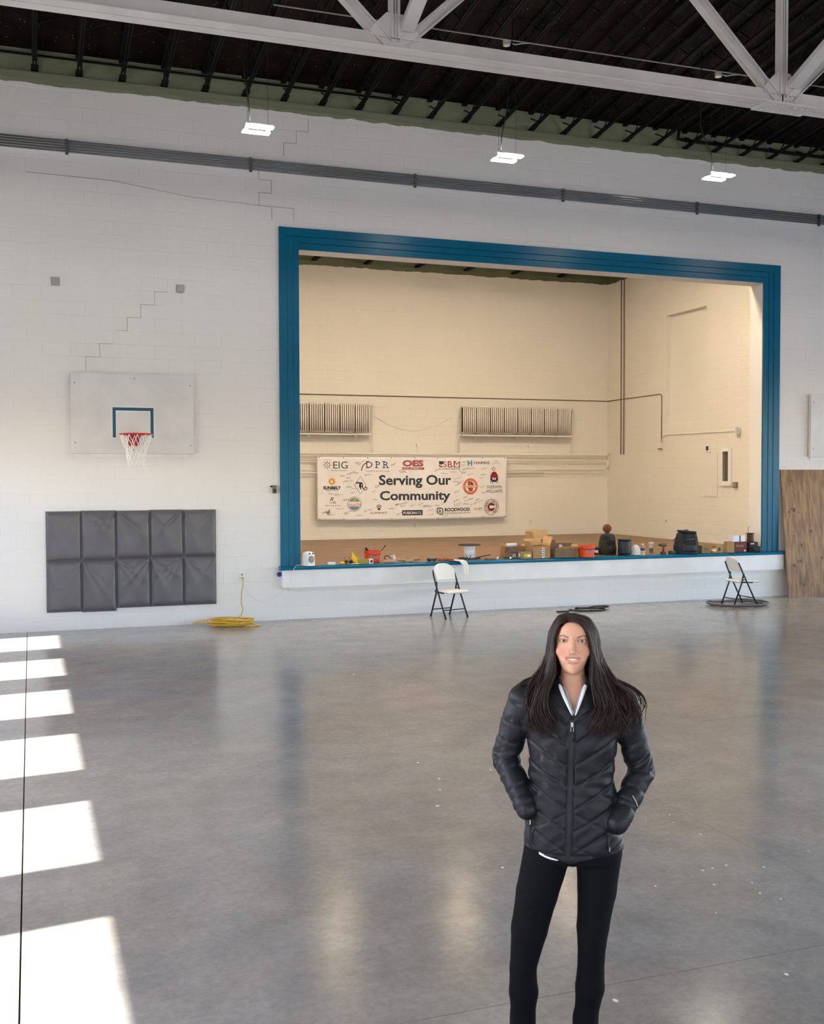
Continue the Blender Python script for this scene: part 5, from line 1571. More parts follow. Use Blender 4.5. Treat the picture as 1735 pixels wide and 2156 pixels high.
mKraft = M('kraft paper', S(158, 128, 88), .8, var=.12, scale=14)
carton(1478, 1149, 1498, 1165, .13, 'small kraft box right of the big black backpack', M('olive card', S(140, 118, 76), .75), rz=-.15, extra=lambda t, w, h, d: B(t, 'label', (0, -d / 2 - .003, h * .5), (w * .4, .002, h * .4), mCardG))
can(1497, 1151, 1508, 1164, 'small orange bottle with dark cap between two kraft boxes', M('amber plastic', S(214, 130, 30), .35), mBlk)
carton(1508, 1148, 1521, 1164, .12, 'narrow kraft box beside the orange bottle', M('straw card', S(168, 140, 92), .75), extra=lambda t, w, h, d: B(t, 'label', (0, -d / 2 - .003, h * .45), (w * .5, .002, h * .5), mBlk))
t, w, h = onedge('paper_bag', 'brown paper bag standing left of the dark red box', 'bag', 1524, 1141, 1546, 1164, GE)
def pbag(a, b):
    g = 2 * PI * a
    c, s = math.cos(g), math.sin(g)
    f = (abs(c) ** 6 + abs(s) ** 6) ** (-1 / 6)
    j = .05 * math.sin(5 * g + 7 * b) * b
    return (w * .48 * c * f * (1 - .03 * b + j * .5), .055 * s * f * (1 - .1 * b + j), h * b * (1 + .03 * math.sin(7 * g) * (b > .95)))
MB().grid(pbag, 40, 14).build('body', mKraft, t, smooth=35, world=False)
MB().lathe([(0, 0), (w * .4, 0)], 12, (0, 0, .003)).build('bottom', mKraft, t, world=False)
def cafe(t, w, h, d):
    vs, fs = glyphs('McCaf\u00e9', 0, .3)
    xs = [v.x for v in vs]; k = w * .62 / (max(xs) - min(xs))
    MB().add([(-w * .42 + (v.x - min(xs)) * k, -d / 2 - .0045, h * .52 + v.y * k) for v in vs], fs).build('lettering', M('gold print', S(220, 160, 60), .5), t, world=False, fix=False)
    B(t, 'label', (w * .33, -d / 2 - .003, h * .14), (w * .16, .002, h * .14), mLab)
tb, w, h = carton(1545, 1141, 1575, 1163, .16, 'dark red box with gold script at the stage end', M('maroon card', S(96, 34, 30), .6), extra=cafe)
ztop = h + .002
tw, w2, h2 = carton(1541, 1150, 1571, 1163, .14, 'white box with a black band on top of the dark red box', M('white card', (.74, .75, .78, 1), .6), lift=ztop, extra=lambda t, w, h, d: B(t, 'band', (.02, -d / 2 - .002, h / 2), (w * .09, .003, h), mBlk))
pz = tb.location.copy(); pz.z += ztop
sp_, w, h = spool(1577, 1144, 1596, 1163, 'small brown spool standing on a carton beside the teal frame', M('brown flange', S(92, 62, 44), .6), M('brown wire winding', S(84, 50, 34), .6, stretch=(1, 1, 90), var=.4, scale=1), fl=.5, core=.36)
bxk, w3, h3 = carton(1576, 1143, 1598, 1163, .15, 'black carton under the small brown spool', M('black card', S(40, 30, 28), .7), extra=lambda t, w, h, d: B(t, 'label', (-w * .15, -d / 2 - .003, h * .85), (w * .4, .002, h * .1), mLab))
sp_.location = bxk.location + Vector((-.02, 0, h3 + .002))
MB().tube([(-.03, 0, h), (-.05, 0, h + .06), (-.04, 0, h + .10), (-.02, 0, h + .12)], .004, 5).build('wire_end', M('brown wire winding', S(84, 50, 34)), sp_, world=False)
t, w, h = onedge('tarp_bundle', 'dark green bundled tarp in front of the black carton', 'tarp', 1578, 1152, 1598, 1164, GE)
t.location.y -= .09
MB().grid(lambda a, b: (w * .5 * math.cos(2 * PI * a) * math.sin(PI * b) * (1 + .15 * math.sin(6 * a * PI + 5 * b)), .06 * math.sin(2 * PI * a) * math.sin(PI * b), h * .5 - h * .5 * math.cos(PI * b) + .008 * math.sin(9 * PI * a)), 28, 12).build('cloth', M('dark green tarp', S(40, 50, 46), .6), t, smooth=True, world=False)
MB().tube([(.01 * math.cos(g), .066 * math.sin(g), h * .5 + h * .52 * math.cos(g) * 1.0) for g in [2 * PI * k / 20 for k in range(20)]], .004, 5, closed=True).build('cord', mBlk, t, world=False)
tk = thing('tape_roll', 'blue tape roll end stuck at the fascia corner under the teal frame', 'tape', (3.60, WY - .03, .70))
MB().lathe([(.018, -.02), (.036, -.02), (.036, .02), (.018, .02)], 16, (3.600, WY - .045, .715), Matrix.Rotation(PI / 2, 3, 'X')).build('roll', M('blue tape', S(36, 44, 120), .5), tk, smooth=40)
MB().lathe([(.014, -.018), (.018, -.018), (.018, .018), (.014, .018)], 14, (3.600, WY - .045, .715), Matrix.Rotation(PI / 2, 3, 'X')).build('core', mLab, tk)
# ---------------------------------------------------------------- the person
class Field:
    """signed distance field on a rectilinear grid, turned into one continuous mesh"""
    def __init__(s, xs, ys, zs):
        s.x, s.y, s.z = [np.asarray(a, np.float32) for a in (xs, ys, zs)]
        s.d = np.full((len(s.x), len(s.y), len(s.z)), .2, np.float32)
    def sub(s, lo, hi, pad):
        sl = []
        for a, l, h in zip((s.x, s.y, s.z), lo, hi):
            i = max(0, np.searchsorted(a, l - pad) - 1); j = min(len(a), np.searchsorted(a, h + pad) + 1)
            sl.append(slice(i, max(i + 1, j)))
        return tuple(sl), s.x[sl[0]][:, None, None], s.y[sl[1]][None, :, None], s.z[sl[2]][None, None, :]
    def mix(s, sl, v, k, op):
        a = s.d[sl]
        if op == 'sub':
            v = -v
        if np.ndim(k) or k > 0:
            h = np.maximum(k - np.abs(a - v), 0) / k
            q = h * h * k * .25
        else:
            q = 0
        s.d[sl] = (np.minimum(a, v) - q) if op == 'add' else (np.maximum(a, v) + q)
    def ell(s, c, r, k=.02, op='add', R=None):
        m = max(r)
        sl, x, y, z = s.sub([c[i] - (m if R is not None else r[i]) for i in range(3)], [c[i] + (m if R is not None else r[i]) for i in range(3)], .04 + k)
        x, y, z = x - c[0], y - c[1], z - c[2]
        if R is not None:
            x, y, z = [R[0][i] * x + R[1][i] * y + R[2][i] * z for i in range(3)]
        k0 = np.sqrt((x / r[0]) ** 2 + (y / r[1]) ** 2 + (z / r[2]) ** 2)
        k1 = np.sqrt((x / r[0] ** 2) ** 2 + (y / r[1] ** 2) ** 2 + (z / r[2] ** 2) ** 2) + 1e-6
        s.mix(sl, k0 * (k0 - 1) / k1, k, op)
    def cone(s, a, b, ra, rb, k=.02, op='add', sy=1.0):
        m = max(ra, rb)
        sl, x, y, z = s.sub([min(a[i], b[i]) - m for i in range(3)], [max(a[i], b[i]) + m for i in range(3)], .04 + k)
        ba = [b[0] - a[0], (b[1] - a[1]) / sy, b[2] - a[2]]
        px, py, pz = x - a[0], (y - a[1]) / sy, z - a[2]
        h = np.clip((px * ba[0] + py * ba[1] + pz * ba[2]) / (ba[0] ** 2 + ba[1] ** 2 + ba[2] ** 2), 0, 1)
        d = np.sqrt((px - ba[0] * h) ** 2 + (py - ba[1] * h) ** 2 + (pz - ba[2] * h) ** 2) - (ra + (rb - ra) * h)
        s.mix(sl, d * min(1, sy), k, op)
    def full(s, fn, k=0, op='add'):
        s.mix((slice(None),) * 3, fn(s.x[:, None, None], s.y[None, :, None], s.z[None, None, :]).astype(np.float32), k, op)
    def mesh(s):
        d = s.d
        neg = d < 0
        c = np.zeros(tuple(n - 1 for n in d.shape), np.uint8)
        for i in (0, 1):
            for j in (0, 1):
                for k in (0, 1):
                    c += neg[i:d.shape[0] - 1 + i, j:d.shape[1] - 1 + j, k:d.shape[2] - 1 + k]
        I = np.argwhere((c > 0) & (c < 8))
        idx = np.full(c.shape, -1, np.int64)
        idx[tuple(I.T)] = np.arange(len(I))
        corner = {(i, j, k): d[I[:, 0] + i, I[:, 1] + j, I[:, 2] + k] for i in (0, 1) for j in (0, 1) for k in (0, 1)}
        G = [s.x, s.y, s.z]
        acc = np.zeros((len(I), 3)); cnt = np.zeros(len(I))
        for ax in range(3):
            for o1 in (0, 1):
                for o2 in (0, 1):
                    a = [o1, o2]; a.insert(ax, 0); b = list(a); b[ax] = 1
                    va, vb = corner[tuple(a)], corner[tuple(b)]
                    m = (va < 0) != (vb < 0)
                    t = np.where(m, va / np.where(np.abs(va - vb) < 1e-12, 1, va - vb), 0)
                    p = np.stack([G[q][I[:, q] + a[q]].astype(float) for q in range(3)], 1)
                    p[:, ax] += t * (G[ax][I[:, ax] + 1] - G[ax][I[:, ax]])
                    acc[m] += p[m]; cnt[m] += 1
        V = acc / cnt[:, None]
        F = []
        for ax in range(3):
            a1, a2 = [q for q in range(3) if q != ax]
            n0 = np.moveaxis(neg, ax, 0)
            sel = n0[:-1] != n0[1:]
            E_ = np.argwhere(sel)
            P = np.zeros((len(E_), 3), int)
            P[:, ax] = E_[:, 0]; P[:, a1] = E_[:, 1]; P[:, a2] = E_[:, 2]
            ok = (P[:, a1] > 0) & (P[:, a2] > 0) & (P[:, a1] < d.shape[a1] - 1) & (P[:, a2] < d.shape[a2] - 1)
            P = P[ok]
            fl = neg[tuple(P.T)]
            q = []
            for (u, v) in ((-1, -1), (0, -1), (0, 0), (-1, 0)):
                Q = P.copy(); Q[:, a1] += u; Q[:, a2] += v
                q.append(idx[tuple(Q.T)])
            Q = np.stack(q, 1)
            flip = fl if ax != 1 else ~fl
            Q[~flip] = Q[~flip][:, ::-1]
            F.append(Q)
        F = np.concatenate(F)
        return V, F[(F >= 0).all(1)]

def field_object(name, V, F, mat, parent, smooth_it=1, colour=None):
    me = bpy.data.meshes.new(name)
    me.vertices.add(len(V)); me.vertices.foreach_set('co', V.astype(np.float32).ravel())
    me.loops.add(len(F) * 4); me.loops.foreach_set('vertex_index', F.astype(np.int32).ravel())
    me.polygons.add(len(F)); me.polygons.foreach_set('loop_start', np.arange(0, len(F) * 4, 4, dtype=np.int32))
    me.update(calc_edges=True)
    me.validate()
    for m in (mat if isinstance(mat, list) else [mat]):
        me.materials.append(m)
    me.polygons.foreach_set('use_smooth', [True] * len(me.polygons))
    if colour is not None:
        ca = me.color_attributes.new('tone', 'FLOAT_COLOR', 'POINT')
        ca.data.foreach_set('color', np.concatenate([colour, np.ones((len(colour), 1))], 1).astype(np.float32).ravel())
    o = bpy.data.objects.new(name, me)
    col.objects.link(o)
    o.parent = parent
    return o

def relax(V, F, n=2, keep=None, w=.5):
    E_ = np.concatenate([F[:, [0, 1]], F[:, [1, 2]], F[:, [2, 3]], F[:, [3, 0]]])
    for _ in range(n):
        acc = np.zeros_like(V); cnt = np.zeros(len(V))
        np.add.at(acc, E_[:, 0], V[E_[:, 1]]); np.add.at(acc, E_[:, 1], V[E_[:, 0]])
        np.add.at(cnt, E_[:, 0], 1); np.add.at(cnt, E_[:, 1], 1)
        N_ = V + w * (acc / np.maximum(cnt, 1)[:, None] - V)
        V = N_ if keep is None else np.where(keep[:, None], V, N_)
    return V

def toned(name, rough, spec=.5, sss=0, bump=0, bscale=400, sheen=0):
    m = bpy.data.materials.new(name)
    m.use_nodes = True
    t = m.node_tree
    b = t.nodes['Principled BSDF']
    a = t.nodes.new('ShaderNodeVertexColor'); a.layer_name = 'tone'
    t.links.new(a.outputs[0], b.inputs['Base Color'])
    b.inputs['Roughness'].default_value = rough
    b.inputs['Specular IOR Level'].default_value = spec
    b.inputs['Sheen Weight'].default_value = sheen
    if sss:
        b.inputs['Subsurface Weight'].default_value = sss
        b.inputs['Subsurface Radius'].default_value = (.012, .005, .003)
        b.inputs['Subsurface Scale'].default_value = .6
    if bump:
        g = t.nodes.new('ShaderNodeTexCoord')
        n = t.nodes.new('ShaderNodeTexNoise'); n.inputs['Scale'].default_value = bscale
        bp = t.nodes.new('ShaderNodeBump'); bp.inputs['Strength'].default_value = bump; bp.inputs['Distance'].default_value = .001
        t.links.new(g.outputs['Object'], n.inputs['Vector']); t.links.new(n.outputs[0], bp.inputs['Height']); t.links.new(bp.outputs[0], b.inputs['Normal'])
    return m

PX, PY = 1.84, 3.41
person = thing('person', 'person with long dark hair in a black puffer jacket and black leggings, hands in pockets', 'person', (PX, PY, 0), -math.atan2(PX, PY))

def rng(*segs):
    out = []
    for a, b, h in segs:
        out += list(np.arange(a, b - h * .3, h))
    return out + [segs[-1][1]]

# --- body: one mesh from head to feet; the head leans back a little, towards the viewer
TILT = math.radians(7)
PIV = (0, .012, 1.50)
hx = 1.9e-3
bf = Field(rng((-.33, -.09, .012), (-.09, .09, hx), (.09, .33, .012)), rng((-.19, -.135, .012), (-.135, .115, hx), (.115, .19, .012)), rng((-.01, 1.40, .011), (1.40, 1.46, .004), (1.46, 1.74, hx)))
ct, st_ = math.cos(TILT), math.sin(TILT)
def hd(p):     # upright head coordinates to the tilted head
    y, z = p[1] - PIV[1], p[2] - PIV[2]
    return (p[0], PIV[1] + y * ct + z * st_, PIV[2] - y * st_ + z * ct)
HR = [[1, 0, 0], [0, ct, st_], [0, -st_, ct]]
HRi = np.array(HR, float)
def he(c, r, k=.012, op='add'):
    bf.ell(hd(c), r, k, op, [[1, 0, 0], [0, ct, -st_], [0, st_, ct]])
def hc(a, b, ra, rb, k=.008, op='add'):
    bf.cone(hd(a), hd(b), ra, rb, k, op)
he((0, .016, 1.622), (.0700, .090, .080), .0)
he((0, -.024, 1.578), (.0590, .064, .078), .02)
he((0, -.036, 1.526), (.0365, .050, .036), .024)
he((0, -.0755, 1.5045), (.0150, .0150, .0140), .014)
for s in (-1, 1):
    he((s * .040, -.056, 1.568), (.0200, .0200, .0190), .016)
    he((s * .025, -.064, 1.543), (.0190, .0200, .0170), .014)
    he((s * .022, -.0680, 1.625), (.0200, .0110, .0070), .020)
    he((s * .071, .006, 1.594), (.007, .016, .028), .006)
he((0, -.066, 1.645), (.040, .022, .030), .02)
for s in (-1, 1):
    he((s * .0315, -.0965, 1.608), (.0185, .0150, .0105), .010, 'sub')
    he((s * .0320, -.0700, 1.608), (.0150, .0138, .0128), .003)
    he((s * .0320, -.0840, 1.6075), (.0130, .0140, .0035), .0015, 'sub')
hc((0, -.082, 1.618), (0, -.1035, 1.574), .0065, .0085, .010)
he((0, -.1045, 1.5705), (.0100, .0090, .0082), .006)
for s in (-1, 1):
    he((s * .0125, -.0945, 1.5655), (.0062, .0090, .0064), .005)
    he((s * .0062, -.1025, 1.5600), (.0034, .0050, .0026), .002, 'sub')
    # smiling lips
    hc((s * .0295, -.0795, 1.5470), (s * .0130, -.0895, 1.5470), .0014, .0028, .004)
    hc((s * .0130, -.0895, 1.5470), (s * .0035, -.0925, 1.5482), .0028, .0030, .004)
    hc((s * .0280, -.0800, 1.5445), (s * .0130, -.0880, 1.5350), .0016, .0036, .007)
    hc((s * .0130, -.0880, 1.5350), (0, -.0900, 1.5328), .0036, .0042, .007)
for dy in (0, .005):
    hc((-.0250, -.0850 + dy, 1.5448), (-.0120, -.0930 + dy, 1.5410), .0012, .0030, .001, 'sub')
    hc((.0250, -.0850 + dy, 1.5448), (.0120, -.0930 + dy, 1.5410), .0012, .0030, .001, 'sub')
    hc((-.0120, -.0930 + dy, 1.5410), (.0120, -.0930 + dy, 1.5410), .0030, .0030, .001, 'sub')
for s in (-1, 1):       # smile folds
    hc((s * .020, -.0965, 1.566), (s * .0360, -.0850, 1.5450), .0022, .0026, .007, 'sub')
bf.cone((0, .016, 1.545), (0, .026, 1.425), .041, .046, .016)
for s in (-1, 1):
    bf.cone((s * .028, .000, 1.50), (s * .008, -.026, 1.415), .007, .006, .014)
bf.cone((-.11, .03, 1.405), (.11, .03, 1.405), .045, .045, .05)
bf.ell((0, .012, 1.28), (.130, .080, .165), .05)
bf.ell((0, .015, 1.09), (.115, .080, .14), .05)
bf.ell((0, .015, .92), (.150, .090, .13), .05)
LEGS = {-1: [(-.088, .01, .84, .088), (-.128, .0, .68, .076), (-.155, -.010, .55, .0665), (-.178, -.016, .405, .0485), (-.176, -.004, .31, .0535), (-.180, .012, .19, .041), (-.180, .020, .09, .034)],
        1: [(.094, .02, .84, .086), (.088, .018, .70, .072), (.0745, .014, .565, .0590), (.0690, .010, .445, .0480), (.0650, .026, .33, .0530), (.0490, .036, .20, .040), (.0460, .040, .09, .034)]}
for s in (-1, 1):
    L = LEGS[s]
    for a, b in zip(L, L[1:]):
        bf.cone(a[:3], b[:3], a[3] - .005, b[3] - .005, .006)
    f0 = L[-1]
    bf.cone((f0[0], f0[1] + .02, .045), (f0[0] + s * .03, f0[1] - .14, .032), .036, .03, .03)
ARMS = {-1: [(-.178, .022, 1.388), (-.247, .045, 1.165), (-.162, -.074, 1.010)], 1: [(.180, .022, 1.383), (.249, .050, 1.130), (.158, -.080, .975)]}
for s in (-1, 1):
    a, b, c = ARMS[s]
    c = (c[0] - s * .018, c[1] + .026, c[2] + .004)
    bf.cone(a, b, .042, .034, .03); bf.cone(b, c, .034, .021, .02)
    # the hand rests in the pocket: palm, four fingers, thumb
    pa = Vector(c); dr = Vector((-s * .55, .50, -.66)).normalized(); sd = Vector((-s * .7, -.6, .3)).normalized(); sd = (sd - dr * sd.dot(dr)).normalized()
    pm = pa + dr * .055
    bf.cone(tuple(pa), tuple(pm), .020, .026, .015)
    for k in range(4):
        o = pm + sd * (.027 - .018 * k)
        e = o + dr * (.05 + (.02, .028, .024, .010)[k])
        bf.cone(tuple(o), tuple(e), .0095, .008, .006)
    o = pa + dr * .02 + sd * .02
    bf.cone(tuple(o), tuple(o + sd * .02 + dr * .05), .011, .009, .008)
V, F = bf.mesh()
low = V[:, 2] < 1.44
V = relax(V, F, 2, ~low)
# colour the skin: lips, brows, lids
U = V.copy()
y, z = V[:, 1] - PIV[1], V[:, 2] - PIV[2]
U[:, 1] = PIV[1] + y * ct - z * st_; U[:, 2] = PIV[2] + y * st_ + z * ct      # back to upright head
skin = np.array(S(210, 156, 129)[:3]); C_ = np.tile(skin, (len(V), 1))
def seg(P, a, b):
    a, b = np.array(a), np.array(b); ba = b - a
    h = np.clip(((P - a) @ ba) / (ba @ ba), 0, 1)
    return np.linalg.norm(P - a - h[:, None] * ba, axis=1)
def paint(dist, r0, r1, c, amt=1):
    global C_
    w = np.clip((r1 - dist) / (r1 - r0), 0, 1)[:, None] * amt
    C_ = C_ * (1 - w) + np.array(S(*c)[:3]) * w
for s in (-1, 1):
    paint(np.linalg.norm((U - [s * .042, -.075, 1.566]) / [1, 1, .8], axis=1), .004, .024, (206, 126, 106), .5)
    for a, b in (((.0295, -.0795, 1.5470), (.0130, -.0895, 1.5470)), ((.0130, -.0895, 1.5470), (.0, -.0925, 1.5482)), ((.0280, -.0800, 1.5445), (.0130, -.0890, 1.5345)), ((.0130, -.0890, 1.5345), (0, -.0915, 1.5318))):
        paint(seg(U, (s * a[0], a[1], a[2]), (s * b[0], b[1], b[2])), .0024, .0046, (192, 108, 104), .9)
    bw = np.minimum(seg(U, (s * .017, -.085, 1.6200), (s * .036, -.083, 1.6275)), seg(U, (s * .036, -.083, 1.6275), (s * .052, -.068, 1.6225)))
    paint(bw, .0014, .0040, (80, 54, 43), .8)
    # lash line and soft brown tone above the eye
    el = np.sqrt(((U[:, 0] - s * .032) / .0142) ** 2 + ((U[:, 2] - 1.6078) / .0058) ** 2)
    fr = U[:, 1] < -.05
    w = (np.clip(1 - np.abs(el - 1.0) / .28, 0, 1) * fr)[:, None] * np.where(U[:, 2] > 1.6078, .95, .6)[:, None]
    C_ = C_ * (1 - w) + np.array(S(46, 34, 32)[:3]) * w
    w = (np.clip(1 - np.abs(el - 1.5) / .6, 0, 1) * fr * (U[:, 2] > 1.608))[:, None] * .35
    C_ = C_ * (1 - w) + np.array(S(150, 104, 88)[:3]) * w
mSkin = toned('skin', .48, .4, .05, .2, 300)
body = field_object('body', V, F, mSkin, person, colour=C_)
# eyes and teeth
mScl, mIris, mPup = M('eye white', (.62, .60, .58, 1), .3), M('grey blue iris', S(78, 90, 92), .25), M('pupil', (.01, .01, .01, 1), .2)
for s in (-1, 1):
    c = Vector(hd((s * .0320, -.0695, 1.608)))
    gz = (Vector((0, -1, .10))).normalized()
    R = gz.to_track_quat('Z', 'Y').to_matrix()
    r = .0122
    mb = MB()
    an = [0, .10, .20, .24, .40, .52, .8, 1.2, 1.8, 2.4, PI]
    mb.lathe([(r * math.sin(a), r * math.cos(a)) for a in an], 24, c, R)
    mb.m = [2 if i // 24 < 2 else (1 if i // 24 < 5 else 0) for i in range(len(mb.f))]
    e = mb.build('eye', [mScl, mIris, mPup], person, smooth=True, world=False)
tm = MB().grid(lambda a, b: tuple(hd((.0225 * (2 * a - 1), -.0868 + .006 * (2 * a - 1) ** 2, 1.5368 + .0105 * b + .0035 * (2 * a - 1) ** 2 - .0006 * abs(math.sin(a * PI * 8)) * (b < .3)))), 48, 6)
tm.build('teeth', M('tooth', (.80, .78, .74, 1), .25), person, smooth=True, world=False)

# --- clothing helpers
def pl(xp, z):
    return np.interp(z, [q[0] for q in xp], [q[1] for q in xp])
TORSO = [  # z, left edge, right edge, half depth, y centre
    (.80, -.178, .186, .118, .010), (.86, -.178, .185, .118, .008), (.95, -.172, .174, .116, .006), (1.02, -.163, .164, .112, .004), (1.10, -.158, .150, .108, .004), (1.17, -.158, .149, .110, .004),
    (1.24, -.163, .158, .116, .002), (1.32, -.168, .166, .116, .008), (1.38, -.160, .160, .106, .014), (1.42, -.135, .135, .090, .020), (1.455, -.09, .09, .072, .024), (1.50, -.05, .05, .05, .024)]
def torso_d(x, y, z, off=0):
    zz = np.clip(z, .80, 1.50)
    l = pl([(t[0], t[1]) for t in TORSO], zz); r = pl([(t[0], t[2]) for t in TORSO], zz)
    b = pl([(t[0], t[3]) for t in TORSO], zz) + off; cy_ = pl([(t[0], t[4]) for t in TORSO], zz)
    a = (r - l) / 2 + off; cx_ = (l + r) / 2
    e = 2.5
    q = (np.abs((x - cx_) / a) ** e + np.abs((y - cy_) / b) ** e) ** (1 / e)
    return (q - 1) * np.minimum(a, b)
def arm_coord(x, y, z, s):
    a, b, c = [np.array(p) for p in ARMS[s]]
    best = None
    l0 = 0
    for p, q in ((a, b), (b, c)):
        d = q - p; L = np.linalg.norm(d)
        h = np.clip(((x - p[0]) * d[0] + (y - p[1]) * d[1] + (z - p[2]) * d[2]) / (L * L), 0, 1)
        dist = np.sqrt((x - p[0] - d[0] * h) ** 2 + (y - p[1] - d[1] * h) ** 2 + (z - p[2] - d[2] * h) ** 2)
        t = l0 + h * L
        if best is None: best = (dist, t)
        else:
            m = dist < best[0]
            best = (np.where(m, dist, best[0]), np.where(m, t, best[1]))
        l0 += L
    return best
def seam(v, p, w):          # 0 on a stitched seam, 1 in the middle of the padding
    f = np.abs((v / p) % 1.0 - .5) * 2      # 1 at seam
    dist = (1 - f) * p / 2
    return 1 - np.exp(-(dist / w) ** 2)

jf = Field(np.arange(-.322, .325, .0042), np.arange(-.165, .172, .0046), np.arange(.80, 1.53, .0042))
def jacket_fn(x, y, z):
    d = torso_d(x, y, z, -.006)
    xa = np.abs(x + .008)
    side = np.exp(-(np.maximum(0, xa - .125) / .03) ** 2)
    q = np.minimum(seam(z - .62 * xa, .078, .0062), np.where(z < 1.075, .35 + .65 * seam(z + .52 * xa + .02, .115, .0060), 1))
    q = np.where(xa < .014, .3, q)
    d = d - .0048 * q * np.clip((1.44 - z) / .04, 0, 1) * np.clip((z - .845) / .02, 0, 1)
    d = d + .004 * np.exp(-((z - .858) / .006) ** 2)
    w = .0022 * np.sin(61 * x + 23 * z + 5 * np.sin(17 * z)) * np.sin(47 * z - 31 * x) + .0022 * np.sin(90 * x) * np.exp(-((z - .845) / .02) ** 2)
    d = d + w
    for s in (-1, 1):
        for a, b, ra, rb in (((s * .055, .022, 1.452), (s * .178, .022, 1.388), .036, .052),):
            pass
    return d
jf.full(jacket_fn)
for s in (-1, 1):
    jf.cone((s * .06, .022, 1.432), (s * .172, .022, 1.388), .036, .052, .03)
def sleeve(s):
    a, b, c = ARMS[s]
    def fn(x, y, z):
        dist, t = arm_coord(x, y, z, s)
        r = np.interp(t, [0, .06, .22, .235, .30, .38, .45, .6], [.053, .055, .049, .0490, .046, .042, .039, .039])
        ang = np.arctan2(y - b[1], x - b[0])
        tt = t + .018 * np.sin(ang * 1.0 + (0 if s < 0 else 2)) + .05 * (y - .02)
        q = seam(tt, .070, .0065)
        wr = .0030 * np.exp(-((t - .235) / .06) ** 2) * np.sin(150 * t + 4 * ang) + .0016 * np.sin(85 * t + 3 * ang)
        cuff = .003 * np.exp(-((t - .405) / .004) ** 2)
        c0, c1 = np.array(b), np.array(c)
        ax_ = (c1 - c0) / np.linalg.norm(c1 - c0)
        end = (x - c1[0]) * ax_[0] + (y - c1[1]) * ax_[1] + (z - c1[2]) * ax_[2] - .034
        return np.maximum(dist - r - .0034 * (q - .5) - wr + cuff, end)
    return fn
for s in (-1, 1):
    jf.full(sleeve(s), (.005 + .020 * np.clip((jf.z - 1.22) / .08, 0, 1))[None, None, :].astype(np.float32))
def collar_fn(x, y, z):       # stand-up collar
    yc = .014 + .10 * (z - 1.46) * 0
    q = np.sqrt((x / 1.0) ** 2 + ((y - .018) / 1.06) ** 2)
    R0 = .070 - .10 * (z - 1.43)
    top = 1.485 + .02 * np.clip(y / .08, -1, 1)
    d = np.maximum(np.abs(q - R0) - .0075, np.maximum(1.40 - z, z - top))
    return d - .002
jf.full(collar_fn, .012)
# hollow round the neck, opened in a V at the front
jf.full(lambda x, y, z: np.maximum(np.maximum(np.sqrt(x ** 2 + ((y - .016) / 1.08) ** 2) - (.061 + .10 * np.clip(1.44 - z, 0, .2) * 0), 1.30 - z), -.2 + 0 * x), .006, 'sub')
vz0 = 1.352
jf.full(lambda x, y, z: np.maximum(np.abs(x - .002) - (z - vz0) * .36 * (1 - .9 * np.clip(z - 1.45, 0, .1)), np.maximum(y + .022, vz0 - z)), .006, 'sub')
hem = lambda x: .842 + .10 * np.abs(x) - .05 * np.exp(-((x + .01) / .06) ** 2) * .3
jf.full(lambda x, y, z: np.maximum(z - hem(x), np.abs(x) - .23), .004, 'sub')
V, F = jf.mesh()
V = relax(V, F, 1, None, .35)
mJack = M('black quilted nylon', S(27, 27, 32), .46, spec=.36, bump=.0)
_jt = mJack.node_tree
_jb = _jt.nodes['Principled BSDF']
_jc = _jt.nodes.new('ShaderNodeTexCoord'); _jn = _jt.nodes.new('ShaderNodeTexNoise'); _jn.inputs['Scale'].default_value = 55; _jn.inputs['Detail'].default_value = 5
_jp = _jt.nodes.new('ShaderNodeBump'); _jp.inputs['Strength'].default_value = .5; _jp.inputs['Distance'].default_value = .004
_jt.links.new(_jc.outputs['Object'], _jn.inputs['Vector']); _jt.links.new(_jn.outputs[0], _jp.inputs['Height']); _jt.links.new(_jp.outputs[0], _jb.inputs['Normal'])
jacket = field_object('jacket', V, F, mJack, person)
jacket['label'] = 'black chevron-quilted puffer jacket'
JV = V
def front_y(x, z, rad=.012):
    m = (np.abs(JV[:, 0] - x) < rad) & (np.abs(JV[:, 2] - z) < rad) & (JV[:, 1] < 0)
    return float(JV[m, 1].min()) if m.any() else -.11
# zip: tape, teeth, puller
def front_strip(name, mat, x_of, z0, z1, w, lift, n=40):
    rows = []
    for i in range(n + 1):
        z_ = z0 + (z1 - z0) * i / n
        rows.append((x_of(z_), front_y(x_of(z_), z_), z_))
    ys = [r[1] for r in rows]
    ys = [sum(ys[max(0, i - 2):i + 3]) / len(ys[max(0, i - 2):i + 3]) for i in range(len(ys))]
    mb = MB()
    vs = []
    for (x_, _, z_), y_ in zip(rows, ys):
        vs += [(x_ - w / 2, y_ + .001, z_), (x_ - w / 2, y_ - lift, z_), (x_ + w / 2, y_ - lift, z_), (x_ + w / 2, y_ + .001, z_)]
    fs = [(4 * i + j, 4 * i + j + 1, 4 * i + j + 5, 4 * i + j + 4) for i in range(n) for j in range(3)]
    return mb.add(vs, fs).build(name, mat, jacket, world=False, smooth=40)
zx = lambda z_: -.016 + (z_ - .85) * .030
mZip = M('black zip tape', S(24, 22, 24), .5)
front_strip('zip_tape', mZip, zx, .845, 1.345, .020, .0035)
front_strip('zip_teeth', M('dark zip teeth', S(52, 48, 50), .35, metal=.4), zx, .845, 1.335, .006, .0052)
yz = front_y(zx(1.33), 1.33)
mSil = M('silver metal', (.7, .68, .64, 1), .25, metal=1)
MB().box((zx(1.33), yz - .009, 1.330), (.010, .008, .018)).build('zip_slider', mSil, jacket, world=False, bevel=.002)
